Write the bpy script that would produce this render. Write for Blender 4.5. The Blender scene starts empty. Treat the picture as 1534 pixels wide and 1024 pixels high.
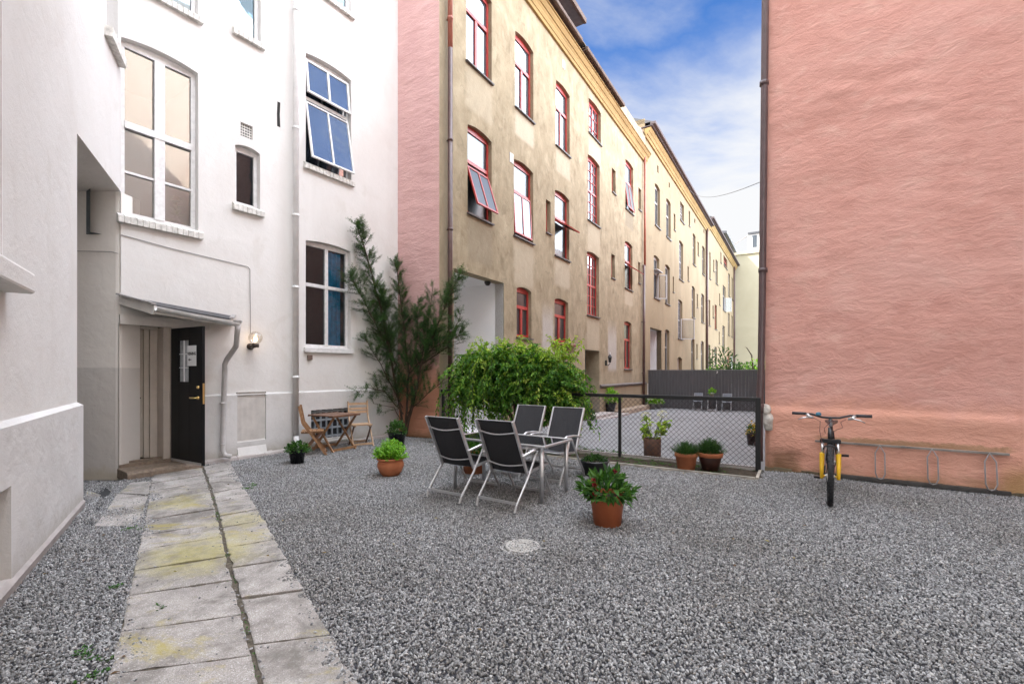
import bpy, math, random
from mathutils import Vector, Matrix, noise
R = math.radians
rnd = random.Random(11)
S = bpy.context.scene
COL = S.collection
DENS, SUN_E, EXPO, CLOUD, CLOUDV, SKYTINT = 6200, 4.4, 1.24, 29.0, 4.05, (.34, .68, 1.06)
# ------------------------------------------------------------------ camera model measured from the photograph
F, HZ, CX, HC = 690.0, 557.0, 767.0, 1.55
def G(px, py, z=0.0):
    Z = F * (HC - z) / (py - HZ)
    return Vector(((px - CX) / F * Z, Z, z))
def P(px, py, Z):
    return Vector(((px - CX) / F * Z, Z, HC - (py - HZ) / F * Z))

class Frame:
    """a facade: x along it (left to right seen from the yard), y into the building, z up"""
    def __init__(s, o, deg):
        s.o = Vector((o[0], o[1], o[2] if len(o) > 2 else 0.0)); a = R(deg)
        s.u = Vector((math.sin(a), math.cos(a), 0)); s.n = Vector((-math.cos(a), math.sin(a), 0))
        s.rz = math.atan2(s.u.y, s.u.x)
        s.M = Matrix.Translation(s.o) @ Matrix.Rotation(s.rz, 4, 'Z')
    def x(s, px, d=0.0):
        k = (px - CX) / F; b = s.o + s.n * d
        return (k * b.y - b.x) / (s.u.x - k * s.u.y)
    def xz(s, px, py, d=0.0):
        x = s.x(px, d); Y = s.o.y + s.n.y * d + s.u.y * x
        return x, HC + (HZ - py) / F * Y - s.o.z
    def w(s, x, y=0.0, z=0.0):
        return s.o + s.u * x + s.n * y + Vector((0, 0, z))

# ------------------------------------------------------------------ scene objects
MW = {}
def thing(name, label, cat, loc=(0, 0, 0), rz=0.0, group=None, M=None):
    o = bpy.data.objects.new(name, None); COL.objects.link(o)
    o.empty_display_size = 0.1
    M = M or (Matrix.Translation(Vector(loc)) @ Matrix.Rotation(rz, 4, 'Z'))
    o.matrix_basis = M; MW[o] = M
    return tag(o, label, cat, group)
def tag(o, label=None, cat=None, group=None, kind=None):
    if label: o['label'] = label
    if cat: o['category'] = cat
    if group: o['group'] = group
    if kind: o['kind'] = kind
    return o
def copy_tree(o, M=None, parent=None, label=None):
    c = o.copy(); COL.objects.link(c)
    if parent is not None: c.parent = parent
    if M is not None: c.matrix_basis = M; MW[c] = M
    if label: c['label'] = label
    for ch in list(o.children): copy_tree(ch, None, c)
    return c

class MB:
    def __init__(s): s.v = []; s.f = []; s.m = []
    def add(s, vs, fs, m=0):
        b = len(s.v); s.v += [tuple(v) for v in vs]
        for f in fs: s.f.append(tuple(b + i for i in f)); s.m.append(m)
    def quad(s, a, b, c, d, m=0): s.add([a, b, c, d], [(0, 1, 2, 3)], m)
    def poly(s, pts, m=0): s.add(pts, [tuple(range(len(pts)))], m)
    def box(s, x0, x1, y0, y1, z0, z1, m=0):
        s.add([(x0,y0,z0),(x1,y0,z0),(x1,y1,z0),(x0,y1,z0),(x0,y0,z1),(x1,y0,z1),(x1,y1,z1),(x0,y1,z1)],
              [(0,3,2,1),(4,5,6,7),(0,1,5,4),(1,2,6,5),(2,3,7,6),(3,0,4,7)], m)
    def bar(s, p, q, w, h, up=(0, 0, 1), m=0):
        p, q = Vector(p), Vector(q); d = (q - p).normalized(); up = Vector(up)
        a = d.cross(up)
        if a.length < 1e-4: a = d.cross(Vector((1, 0, 0)))
        a.normalize(); b = a.cross(d).normalized(); a = a * (w / 2); b = b * (h / 2)
        s.add([p-a-b, p+a-b, p+a+b, p-a+b, q-a-b, q+a-b, q+a+b, q-a+b],
              [(0,1,2,3),(7,6,5,4),(0,4,5,1),(1,5,6,2),(2,6,7,3),(3,7,4,0)], m)
    def prism(s, pts, off, m=0):
        n = len(pts); o = Vector(off)
        vs = [Vector(p) for p in pts] + [Vector(p) + o for p in pts]
        s.add(vs, [tuple(range(n))[::-1], tuple(range(n, 2*n))] + [(i, (i+1) % n, n+(i+1) % n, n+i) for i in range(n)], m)
    def tube(s, pts, r, seg=8, m=0, closed=False, cap=True):
        pts = [Vector(p) for p in pts]; n = len(pts)
        rr = r if isinstance(r, (list, tuple)) else [r] * n
        tang = []
        for i in range(n):
            a = pts[(i-1) % n] if (closed or i > 0) else pts[i]
            b = pts[(i+1) % n] if (closed or i < n-1) else pts[i]
            tang.append((b - a).normalized())
        t0 = tang[0]; ref = Vector((0, 0, 1)) if abs(t0.z) < .9 else Vector((1, 0, 0))
        nrm = t0.cross(ref).normalized(); rings = []
        for i in range(n):
            t = tang[i]; nrm = (nrm - t * nrm.dot(t))
            if nrm.length < 1e-5: nrm = t.cross(Vector((0.3, 1, 0.2)))
            nrm.normalize(); bn = t.cross(nrm)
            rings.append([pts[i] + (nrm * math.cos(2*math.pi*k/seg) + bn * math.sin(2*math.pi*k/seg)) * rr[i] for k in range(seg)])
        fs = []; N = n if closed else n - 1
        for i in range(N):
            j = (i+1) % n
            for k in range(seg):
                fs.append((i*seg+k, i*seg+(k+1) % seg, j*seg+(k+1) % seg, j*seg+k))
        if cap and not closed:
            fs.append(tuple(range(seg))[::-1]); fs.append(tuple((n-1)*seg+k for k in range(seg)))
        s.add([v for rg in rings for v in rg], fs, m)
    def lathe(s, prof, seg=24, m=0, c=(0, 0, 0), axis='z'):
        vs = []
        for (r, z) in prof:
            for k in range(seg):
                a = 2*math.pi*k/seg
                p = (r*math.cos(a), r*math.sin(a), z)
                if axis == 'y': p = (p[0], p[2], p[1])
                if axis == 'x': p = (p[2], p[0], p[1])
                vs.append((p[0]+c[0], p[1]+c[1], p[2]+c[2]))
        fs = []
        for i in range(len(prof)-1):
            for k in range(seg):
                fs.append((i*seg+k, i*seg+(k+1) % seg, (i+1)*seg+(k+1) % seg, (i+1)*seg+k))
        s.add(vs, fs, m)
    def leaf(s, p, d, nrm, L, W, m=0, fold=.25):
        d = d.normalized(); sd = d.cross(nrm)
        if sd.length < 1e-4: sd = d.cross(Vector((.2, .3, 1)))
        sd.normalize(); up = sd.cross(d)
        mid = p + d * (L * .45)
        s.add([p, mid + sd*(W/2) + up*(W*fold), p + d*L - up*(L*.08), mid - sd*(W/2) + up*(W*fold)], [(0, 1, 2), (0, 2, 3)], m)
    def build(s, name, mats, parent=None, M=None, smooth=False, bevel=0.0):
        me = bpy.data.meshes.new(name); me.from_pydata(s.v, [], s.f); me.update()
        for q in (mats if isinstance(mats, (list, tuple)) else [mats]): me.materials.append(q)
        if any(s.m): me.polygons.foreach_set('material_index', s.m)
        if smooth: me.polygons.foreach_set('use_smooth', [True]*len(s.f))
        o = bpy.data.objects.new(name, me); COL.objects.link(o)
        W = M if M is not None else (MW[parent] if parent is not None else Matrix.Identity(4))
        MW[o] = W
        if parent is not None:
            o.parent = parent; o.matrix_basis = MW[parent].inverted() @ W
        else: o.matrix_basis = W
        if bevel:
            b = o.modifiers.new('bevel', 'BEVEL'); b.width = bevel; b.segments = 2; b.limit_method = 'ANGLE'; b.angle_limit = R(40)
        return o

# ------------------------------------------------------------------ materials
class Mat:
    def __init__(s, name):
        s.m = bpy.data.materials.new(name); s.m.use_nodes = True; s.t = s.m.node_tree
        s.t.nodes.clear(); s.out = s.t.nodes.new('ShaderNodeOutputMaterial')
        s.b = s.n('ShaderNodeBsdfPrincipled'); s.l(s.b.outputs[0], s.out.inputs[0]); s.tc = None; s.bump_ = None
    def n(s, typ, **k):
        nd = s.t.nodes.new(typ)
        for a, v in k.items(): setattr(nd, a, v)
        return nd
    def l(s, a, b): s.t.links.new(a, b)
    def co(s, scale=(1, 1, 1)):
        if s.tc is None: s.tc = s.n('ShaderNodeTexCoord')
        if tuple(scale) == (1, 1, 1): return s.tc.outputs['Object']
        mp = s.n('ShaderNodeMapping'); mp.inputs['Scale'].default_value = scale
        s.l(s.tc.outputs['Object'], mp.inputs['Vector']); return mp.outputs[0]
    def noise(s, scale, detail=5, rough=.6, stretch=(1, 1, 1), dist=0.0):
        q = s.n('ShaderNodeTexNoise'); q.inputs['Scale'].default_value = scale; q.inputs['Detail'].default_value = detail
        q.inputs['Roughness'].default_value = rough; q.inputs['Distortion'].default_value = dist
        s.l(s.co(stretch), q.inputs['Vector']); return q.outputs['Fac']
    def ramp(s, fac, stops, const=False):
        r = s.n('ShaderNodeValToRGB'); e = r.color_ramp.elements
        while len(e) < len(stops): e.new(.5)
        for el, (p, c) in zip(e, stops):
            el.position = p; el.color = (c[0], c[1], c[2], 1) if isinstance(c, (tuple, list)) else (c, c, c, 1)
        if const: r.color_ramp.interpolation = 'CONSTANT'
        s.l(fac, r.inputs[0]); return r.outputs[0]
    def mix(s, fac, a, b, mode='MIX'):
        q = s.n('ShaderNodeMix', data_type='RGBA', blend_type=mode)
        for sock, v in ((q.inputs[0], fac), (q.inputs[6], a), (q.inputs[7], b)):
            if isinstance(v, (int, float)): sock.default_value = v
            elif isinstance(v, (tuple, list)): sock.default_value = (v[0], v[1], v[2], 1)
            else: s.l(v, sock)
        return q.outputs[2]
    def math(s, op, a, b=0.0, c=None, clamp=False):
        q = s.n('ShaderNodeMath', operation=op); q.use_clamp = clamp
        for i, v in enumerate((a, b) if c is None else (a, b, c)):
            if isinstance(v, (int, float)): q.inputs[i].default_value = v
            else: s.l(v, q.inputs[i])
        return q.outputs[0]
    def bump(s, h, strength, dist):
        q = s.n('ShaderNodeBump'); q.inputs['Strength'].default_value = strength; q.inputs['Distance'].default_value = dist
        s.l(h, q.inputs['Height'])
        if s.bump_ is not None: s.l(s.bump_, q.inputs['Normal'])
        s.bump_ = q.outputs[0]; s.l(s.bump_, s.b.inputs['Normal'])
    def color(s, c):
        if isinstance(c, (tuple, list)): s.b.inputs['Base Color'].default_value = (c[0], c[1], c[2], 1)
        else: s.l(c, s.b.inputs['Base Color'])
    def set(s, rough=None, metal=None, spec=None):
        if rough is not None:
            if isinstance(rough, (int, float)): s.b.inputs['Roughness'].default_value = rough
            else: s.l(rough, s.b.inputs['Roughness'])
        if metal is not None: s.b.inputs['Metallic'].default_value = metal
        if spec is not None: s.b.inputs['Specular IOR Level'].default_value = spec
        return s

def simple(name, c, rough=.6, metal=0.0, var=.12, vscale=6, bump=0.0, bscale=60, spec=None):
    M = Mat(name); lo = tuple(x*(1-var) for x in c); hi = tuple(min(1, x*(1+var)) for x in c)
    M.color(M.ramp(M.noise(vscale, 5), [(.3, lo), (.7, hi)])); M.set(rough, metal, spec)
    if bump: M.bump(M.noise(bscale, 4), bump, .004)
    return M.m

def plaster(name, stops, scale=.9, stretch=(1, 1, 1), fine=.25, coarse=.35, cscale=5, cstretch=(1, 1, 1), streak=None, speck=None, lowdirt=None, rough=.9, cd=.03, ridge=None, bands=(), crough=.55, cdet=6):
    M = Mat(name)
    c = M.ramp(M.noise(scale, 8, .62, stretch, .4), stops)
    if streak:
        c = M.mix(M.ramp(M.noise(streak[0], 6, .6, streak[1], .3), [(.52, 0.0), (.72, streak[3])]), c, streak[2])
    if speck:
        c = M.mix(M.ramp(M.noise(speck[0], 5, .65, dist=.8), [(.56, 0.0), (.66, speck[2])]), c, speck[1])
    if lowdirt:
        sp = M.n('ShaderNodeSeparateXYZ'); M.l(M.co(), sp.inputs[0])
        for (z0, z1, col, amt, nsc, nam) in lowdirt:
            h = M.math('ADD', sp.outputs[2], M.math('MULTIPLY', M.math('SUBTRACT', M.noise(nsc, 6, .65, dist=.6), .5), nam))
            f = M.n('ShaderNodeMapRange', interpolation_type='SMOOTHSTEP'); M.l(h, f.inputs[0])
            f.inputs[1].default_value = z0; f.inputs[2].default_value = z1; f.inputs[3].default_value = amt; f.inputs[4].default_value = 0.0
            c = M.mix(f.outputs[0], c, col)
    for (x0, x1, z0, z1, col, amt) in bands:
        sp = M.n('ShaderNodeSeparateXYZ'); M.l(M.co(), sp.inputs[0])
        nz_ = M.math('MULTIPLY', M.math('SUBTRACT', M.noise(4.5, 6, .7, dist=.5), .5), .5)
        def edge(v, lo, hi, nm):
            h = M.math('ADD', v, M.math('MULTIPLY', nz_, nm)); f = M.n('ShaderNodeMapRange', interpolation_type='SMOOTHSTEP'); M.l(h, f.inputs[0])
            f.inputs[1].default_value = lo; f.inputs[2].default_value = hi; return f.outputs[0]
        k = M.math('MULTIPLY', edge(sp.outputs[0], x0-.05, x0+.15, .6), M.math('SUBTRACT', 1.0, edge(sp.outputs[0], x1-.15, x1+.05, .6)))
        hz_ = (z1-z0)*.35
        k = M.math('MULTIPLY', k, M.math('MULTIPLY', edge(sp.outputs[2], z0-hz_*.2, z0+hz_*.3, .1), M.math('SUBTRACT', 1.0, edge(sp.outputs[2], z1-hz_, z1+hz_, .35))))
        c = M.mix(M.math('MULTIPLY', k, amt), c, col)
    M.color(c); M.set(rough, spec=.25)
    M.bump(M.noise(cscale, cdet, crough, cstretch, .35), coarse, cd)
    if ridge:
        rn = M.noise(ridge[0], 4, .55, ridge[1], 1.1)
        rh = M.ramp(M.math('ABSOLUTE', M.math('SUBTRACT', rn, .5)), [(0, 1.0), (.03, .3), (.08, 0.0)])
        M.bump(M.math('MULTIPLY', rh, M.ramp(M.noise(.9, 4, .6, dist=.8), [(.42, 0.0), (.62, 1.0)])), ridge[2], .02)
    M.bump(M.noise(70, 4, .6), fine, .004)
    return M.m

def leafmat(name, dark, mid, light, trans=.35):
    M = Mat(name); g = M.n('ShaderNodeNewGeometry')
    c = M.ramp(g.outputs['Random Per Island'], [(0, dark), (.55, mid), (1, light)])
    M.color(c); M.set(.5, spec=.35)
    tr = M.n('ShaderNodeBsdfTranslucent'); M.l(M.mix(1.0, c, (1.25, 1.2, .5), 'MULTIPLY'), tr.inputs[0])
    mx = M.n('ShaderNodeMixShader'); mx.inputs[0].default_value = trans
    M.l(M.b.outputs[0], mx.inputs[1]); M.l(tr.outputs[0], mx.inputs[2]); M.l(mx.outputs[0], M.out.inputs[0])
    return M.m

def glassmat(name, tint, boost, clear, mul=1.5, gcol=(.95, .97, 1), wav=.12):
    """old double glazing: reflects the yard and the sky; either looks into the room or is dark behind"""
    M = Mat(name)
    fr = M.n('ShaderNodeFresnel'); fr.inputs[0].default_value = 1.5
    fac = M.math('ADD', M.math('MULTIPLY', fr.outputs[0], mul), boost, clamp=True)
    gl = M.n('ShaderNodeBsdfGlossy'); gl.inputs['Roughness'].default_value = .015; gl.inputs['Color'].default_value = (*gcol, 1)
    M.bump(M.noise(2.2, 2, .5), wav, .02); M.l(M.bump_, gl.inputs['Normal'])
    if clear:
        bk = M.n('ShaderNodeBsdfTransparent'); bk.inputs[0].default_value = (*tint, 1); bo = bk.outputs[0]
    else:
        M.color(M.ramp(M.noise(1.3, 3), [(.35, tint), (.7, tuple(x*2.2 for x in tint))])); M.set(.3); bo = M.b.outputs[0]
    mx = M.n('ShaderNodeMixShader'); M.l(fac, mx.inputs[0]); M.l(bo, mx.inputs[1]); M.l(gl.outputs[0], mx.inputs[2])
    M.l(mx.outputs[0], M.out.inputs[0]); return M.m

WHITE = plaster('white_render', [(.3, (.65, .62, .59)), (.5, (.70, .68, .655)), (.75, (.73, .712, .69))], .6, coarse=.34, cscale=4, speck=(1.3, (.62, .59, .55), .5), fine=.3, crough=.68, cdet=8, streak=(1.6, (1.6, 1.6, .22), (.63, .60, .57), .35))
WPLINTH = plaster('white_plinth_render', [(.3, (.56, .545, .53)), (.55, (.64, .625, .61)), (.8, (.68, .67, .655))], .8, coarse=.4, cscale=5, speck=(1.6, (.52, .50, .47), .5), crough=.68, cdet=8,
                  lowdirt=[(.0, .34, (.42, .385, .34), .75, 5, .4), (.0, .13, (.24, .225, .16), .85, 9, .2)])
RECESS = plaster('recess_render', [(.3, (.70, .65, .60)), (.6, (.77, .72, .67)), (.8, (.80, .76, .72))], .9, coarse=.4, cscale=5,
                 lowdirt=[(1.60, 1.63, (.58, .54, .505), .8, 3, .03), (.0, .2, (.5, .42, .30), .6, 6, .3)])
CONC = plaster('foundation_concrete', [(.3, (.34, .305, .285)), (.6, (.43, .39, .37)), (.8, (.50, .47, .45))], 3, coarse=.5, cscale=9)
def make_tan(bands): return plaster('ochre_render', [(.27, (.20, .158, .098)), (.43, (.275, .222, .143)), (.57, (.32, .262, .172)), (.73, (.40, .333, .228))], 2.0, (1, 1, .75), coarse=.6, cscale=6, fine=.5, crough=.68, cdet=8,
              streak=(3.6, (1.0, 1, .5), (.41, .345, .24), .7), speck=(3.0, (.21, .17, .11), .55), bands=bands,
              lowdirt=[(.0, 2.4, (.47, .41, .31), .4, 1.3, 2.2), (-.2, .75, (.33, .29, .24), .8, 2.5, .6)])
TAN2 = plaster('pale_ochre_render', [(.25, (.205, .158, .096)), (.5, (.262, .205, .127)), (.8, (.315, .25, .16))], .35, (1, 1, .5), coarse=.25, cscale=3,
               streak=(.5, (1, 1, .35), (.34, .275, .185), .5), speck=(1.4, (.19, .15, .095), .45), lowdirt=[(.0, 2.0, (.33, .27, .20), .4, 1.0, 2.)])
PINK = plaster('pink_render', [(.25, (.565, .285, .23)), (.5, (.635, .34, .28)), (.78, (.69, .41, .35))], .7, (1, 1, 1.3), coarse=.85, cscale=4.2, cstretch=(.75, .75, 1.5), fine=.55, crough=.70, cdet=9, cd=.05,
               streak=(3.5, (.8, 1, 1.2), (.71, .46, .39), .45), speck=(1.2, (.545, .27, .22), .55),
               lowdirt=[(.85, 1.25, (.74, .37, .25), .6, 1.6, .7), (.0, .26, (.32, .19, .09), .6, 2.6, .6), (.0, .09, (.18, .13, .08), .7, 8, .2)],
               bands=[(.65, 2.75, .535, .60, (.24, .17, .07), .6), (.02, .50, .02, .34, (.16, .09, .045), .75), (2.6, 4.0, -.1, .34, (.40, .24, .09), .65), (.0, .10, .0, 1.1, (.42, .25, .14), .5)])
PINK2 = plaster('pale_pink_render', [(.25, (.55, .33, .31)), (.5, (.61, .38, .355)), (.78, (.66, .44, .42))], .7, coarse=.85, cscale=4.5, cstretch=(.6, .6, 1.7), fine=.45, crough=.70, cdet=9, cd=.05,
                lowdirt=[(1.1, 2.1, (.56, .25, .14), .85, 1.2, .7), (.0, .25, (.25, .15, .08), .8, 4, .3)])
YELL = plaster('yellow_cornice_paint', [(.3, (.27, .18, .075)), (.6, (.35, .24, .10)), (.8, (.41, .29, .135))], 1.2, (.5, 1, 1), coarse=.1, cscale=6)
CREAM = plaster('cream_render', [(.3, (.40, .36, .25)), (.6, (.45, .41, .29)), (.8, (.49, .45, .33))], .3, coarse=.15, cscale=3)
PALE = plaster('pale_render', [(.3, (.72, .66, .60)), (.7, (.80, .745, .69))], .3, coarse=.15)
LINEN = plaster('passage_white_render', [(.3, (.80, .79, .785)), (.7, (.86, .85, .845))], .8, coarse=.2)
SILLW = simple('brick_sill_paint', (.62, .60, .56), .85, var=.3, vscale=14, bump=.5)
SLATE = simple('slate_sill', (.10, .085, .08), .6, var=.3)
REDP = simple('red_window_paint', (.36, .035, .028), .42, var=.25, vscale=9)
WHITEP = simple('white_window_paint', (.70, .69, .68), .5, var=.12, vscale=14, bump=.25, bscale=120)
GREYP = simple('grey_window_paint', (.33, .31, .30), .5, var=.2)
GL_SKY = glassmat('window_glass', (.022, .027, .034), .15, False, gcol=(.62, .76, .82))
GL_MIR = glassmat('sky_mirroring_glass', (.03, .045, .07), .46, False, gcol=(.8, .86, .92), wav=.4)
GL_WA = glassmat('wall_mirroring_glass', (.8, .82, .84), .20, True, 1.2, gcol=(1, .95, .89))
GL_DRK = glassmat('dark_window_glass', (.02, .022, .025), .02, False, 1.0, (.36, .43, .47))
GL_CLR = glassmat('clear_window_glass', (.88, .9, .92), .015, True, 1.0, (.6, .74, .8))
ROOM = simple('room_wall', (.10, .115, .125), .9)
CURT = simple('net_curtain', (.55, .54, .53), .9, var=.15, vscale=9)
BLUEC = simple('blue_curtain_cloth', (.04, .36, .66), .9, var=.3, vscale=9)
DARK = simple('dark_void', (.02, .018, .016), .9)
BROWNPIPE = simple('brown_pipe_paint', (.085, .045, .04), .35, var=.25)
GREYPIPE = simple('grey_pipe_metal', (.20, .17, .165), .45, .2, var=.25, vscale=4)
REDPIPE = simple('red_pipe_paint', (.33, .10, .065), .5, var=.2)
WPIPE = simple('white_pipe_paint', (.70, .69, .68), .4, var=.08)
DPIPE = simple('grey_white_pipe_paint', (.52, .50, .49), .4, var=.12)
ZINC = simple('zinc_sheet', (.62, .62, .61), .4, .2, var=.2, vscale=8)
ROOFD = simple('roof_slate', (.05, .05, .055), .6, var=.3)
EAVE = simple('eave_boards', (.075, .05, .045), .6, var=.3)
GUTT = simple('gutter_metal', (.13, .10, .085), .85, var=.25, spec=.05)
BLACKD = simple('black_door_paint', (.006, .006, .007), .5, var=.2, spec=.2)
INNER = simple('inner_door_paint', (.46, .40, .345), .55, var=.08, vscale=5)
WOODST = simple('threshold_wood', (.20, .15, .11), .7, var=.35, vscale=20)
BRASS = simple('brass', (.75, .55, .22), .3, .9, var=.1)
STEEL = simple('brushed_steel', (.6, .6, .6), .3, .9, var=.1)
ALU = simple('aluminium_tube', (.62, .62, .63), .34, .75, var=.06)
SLING = simple('charcoal_mesh_fabric', (.018, .018, .021), .75, var=.25, vscale=60, bump=.4, bscale=400)
SLINGF = simple('grey_mesh_fabric', (.055, .055, .062), .75, var=.2, vscale=60, bump=.4, bscale=400)
BLKIRON = simple('black_iron', (.008, .008, .008), .42, var=.2)
TEAK = Mat('acacia_wood'); TEAK.color(TEAK.ramp(TEAK.noise(9, 6, .6, (1, 1, 1), 1.5), [(.3, (.20, .095, .042)), (.7, (.36, .20, .095))])); TEAK.set(.5); TEAK = TEAK.m
TEAKD = simple('dark_acacia_wood', (.15, .075, .045), .5, var=.3, vscale=12)
PALEW = simple('pale_acacia_wood', (.46, .30, .18), .55, var=.2, vscale=12)
TERRA = plaster('terracotta', [(.3, (.36, .12, .055)), (.6, (.44, .16, .075)), (.8, (.50, .22, .12))], 5, coarse=.12, cscale=14, rough=.7)
TERRAP = plaster('orange_plastic_terracotta', [(.3, (.44, .125, .055)), (.7, (.52, .165, .075))], 4, coarse=.06, cscale=14, rough=.5)
BLKPOT = simple('black_glazed_pot', (.014, .014, .017), .22, var=.3)
BRNPOT = simple('dark_brown_glazed_pot', (.05, .022, .017), .3, var=.3)
RUSTPOT = plaster('mottled_brown_pot', [(.35, (.10, .065, .055)), (.6, (.20, .10, .065)), (.75, (.16, .11, .10))], 6, coarse=.15, rough=.7)
GREYPOT = simple('grey_zinc_pot', (.27, .26, .25), .6, .1, var=.25, vscale=10)
SOIL = plaster('soil', [(.3, (.025, .018, .012)), (.6, (.06, .045, .03)), (.8, (.11, .09, .06))], 14, coarse=1.0, cscale=30)
BARK = plaster('bark', [(.3, (.035, .022, .016)), (.7, (.10, .065, .045))], 8, (1, 1, .25), coarse=.9, cscale=18)
L_YEW = leafmat('yew_needles', (.02, .052, .02), (.045, .11, .036), (.10, .185, .055), .35)
L_BUSH = leafmat('wisteria_leaves', (.035, .11, .016), (.10, .26, .035), (.24, .42, .06), .45)
L_YOUNG = leafmat('yellow_green_leaves', (.16, .30, .03), (.30, .46, .06), (.46, .55, .12), .45)
L_MID = leafmat('mid_green_leaves', (.02, .07, .015), (.05, .14, .025), (.10, .22, .05), .35)
L_BRIGHT = leafmat('bright_green_leaves', (.08, .24, .015), (.17, .40, .03), (.32, .55, .07), .4)
L_DARK = leafmat('dark_green_leaves', (.012, .04, .010), (.03, .085, .018), (.06, .14, .035), .3)
PETALW = leafmat('white_petals', (.62, .62, .58), (.75, .75, .72), (.82, .82, .8), .3)
PETALR = leafmat('dark_red_petals', (.07, .003, .006), (.14, .006, .010), (.25, .02, .02), .2)
PETALY = leafmat('yellow_petals', (.55, .34, .02), (.7, .5, .04), (.75, .6, .1), .3)
STEM = simple('green_stem', (.10, .14, .04), .6)
GREYFENCE = Mat('grey_fence_boards'); GREYFENCE.color(GREYFENCE.ramp(GREYFENCE.noise(3, 6, .6, (6, 6, .4)), [(.3, (.062, .062, .068)), (.7, (.095, .095, .103))])); GREYFENCE.set(.6); GREYFENCE = GREYFENCE.m
PALEGREY = simple('pale_grey_slats', (.30, .34, .40), .5, var=.1)
TYRE = simple('rubber_tyre', (.012, .012, .013), .7, var=.3, vscale=40)
YELBIKE = simple('yellow_fork_paint', (.72, .42, .01), .3, var=.05)
BLKBIKE = simple('black_bike_paint', (.012, .012, .014), .3, var=.2)
STONE = plaster('pale_manhole_stone', [(.3, (.30, .29, .265)), (.7, (.42, .405, .38))], 9, coarse=.6, cscale=20)
EDGEW = simple('weathered_edging', (.36, .33, .28), .85, var=.35, vscale=5, bump=.5)
PAPER = simple('white_paper', (.78, .78, .78), .8, var=.03)
INK = simple('black_ink', (.01, .01, .01), .8)
PLAST = simple('white_plastic', (.75, .75, .75), .4, var=.05)

# concrete slabs: speckled aggregate, dark damp blotches, ochre lichen
M = Mat('paving_concrete')
c = M.ramp(M.noise(1.6, 8, .65, dist=.5), [(.25, (.225, .203, .185)), (.5, (.335, .306, .282)), (.75, (.43, .396, .367))])
c = M.mix(M.ramp(M.noise(160, 2, .5), [(.53, 0.0), (.68, .75)]), c, (.66, .64, .62))
c = M.mix(M.ramp(M.noise(130, 2, .5, (1.1, 1.1, 1.1)), [(.28, .7), (.42, 0.0)]), c, (.10, .095, .09))
c = M.mix(M.ramp(M.noise(1.3, 9, .78, (1.2, 1, 1), .3), [(.47, 0.0), (.60, .85)]), c, (.15, .137, .122))
for (sx_, sy_, rad, am) in ((-2.62, 3.9, .6, .55), (-2.75, 4.75, .42, .35), (-3.9, 5.4, .4, .4)):
    vd = M.n('ShaderNodeVectorMath', operation='DISTANCE'); M.l(M.co(), vd.inputs[0]); vd.inputs[1].default_value = (sx_, sy_, .02)
    dd = M.math('ADD', vd.outputs['Value'], M.math('MULTIPLY', M.math('SUBTRACT', M.noise(3.5, 9, .75), .5), 1.1))
    c = M.mix(M.ramp(M.math('DIVIDE', dd, rad), [(.3, am), (1.0, 0.0)]), c, (.345, .305, .075))
c = M.mix(M.ramp(M.noise(7, 8, .8, (1, 1, 1), .2), [(.48, 0.0), (.66, .65)]), c, (.19, .175, .16))
c = M.mix(M.ramp(M.noise(1.0, 9, .78, (.8, 1.4, 1), .3), [(.55, 0.0), (.65, .72)]), c, (.36, .30, .075))
M.color(c); M.set(.9, spec=.2); M.bump(M.noise(6, 6), .4, .02); M.bump(M.noise(140, 3), .6, .005); SLAB = M.m
M = Mat('asphalt')
c = M.ramp(M.noise(.7, 8, .65, (1, .5, 1), .6), [(.3, (.165, .165, .168)), (.55, (.215, .215, .22)), (.8, (.265, .265, .27))])
c = M.mix(M.ramp(M.noise(90, 2), [(.5, 0.0), (.75, .5)]), c, (.36, .36, .37))
M.color(c); M.set(.85); M.bump(M.noise(80, 3), .5, .006); ASPH = M.m
M = Mat('gravel_bed')
c = M.ramp(M.noise(60, 4, .6), [(.3, (.015, .015, .018)), (.7, (.07, .07, .08))]); M.color(c); M.set(.95); M.bump(M.noise(70, 3), 1, .02); GBED = M.m
M = Mat('crushed_stone')
oi = M.n('ShaderNodeObjectInfo')
c = M.ramp(oi.outputs['Random'], [(0, (.062, .062, .063)), (.3, (.175, .175, .178)), (.62, (.315, .315, .318)), (.88, (.47, .47, .47)), (.96, (.62, .62, .61)), (1, (.33, .28, .23))])
c = M.mix(.35, c, M.ramp(M.noise(40, 3), [(.3, (.12, .12, .121)), (.7, (.38, .38, .38))]))
gg = M.n('ShaderNodeNewGeometry'); pn = M.n('ShaderNodeTexNoise'); pn.inputs['Scale'].default_value = .75; pn.inputs['Detail'].default_value = 6; M.l(gg.outputs['Position'], pn.inputs['Vector'])
c = M.mix(M.ramp(pn.outputs[0], [(.45, 0.0), (.68, .5)]), c, M.mix(1.0, c, (.62, .58, .52), 'MULTIPLY'))
M.color(c); M.set(.75, spec=.35); GSTONE = M.m
# ------------------------------------------------------------------ facades
def grid(lo, hi, cuts, step):
    xs = sorted(set([lo, hi] + [c for c in cuts if lo < c < hi])); out = []
    for a, b in zip(xs, xs[1:]):
        n = max(1, int(round((b - a) / step))); out += [a + (b - a) * i / n for i in range(n)]
    return out + [hi]

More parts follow.
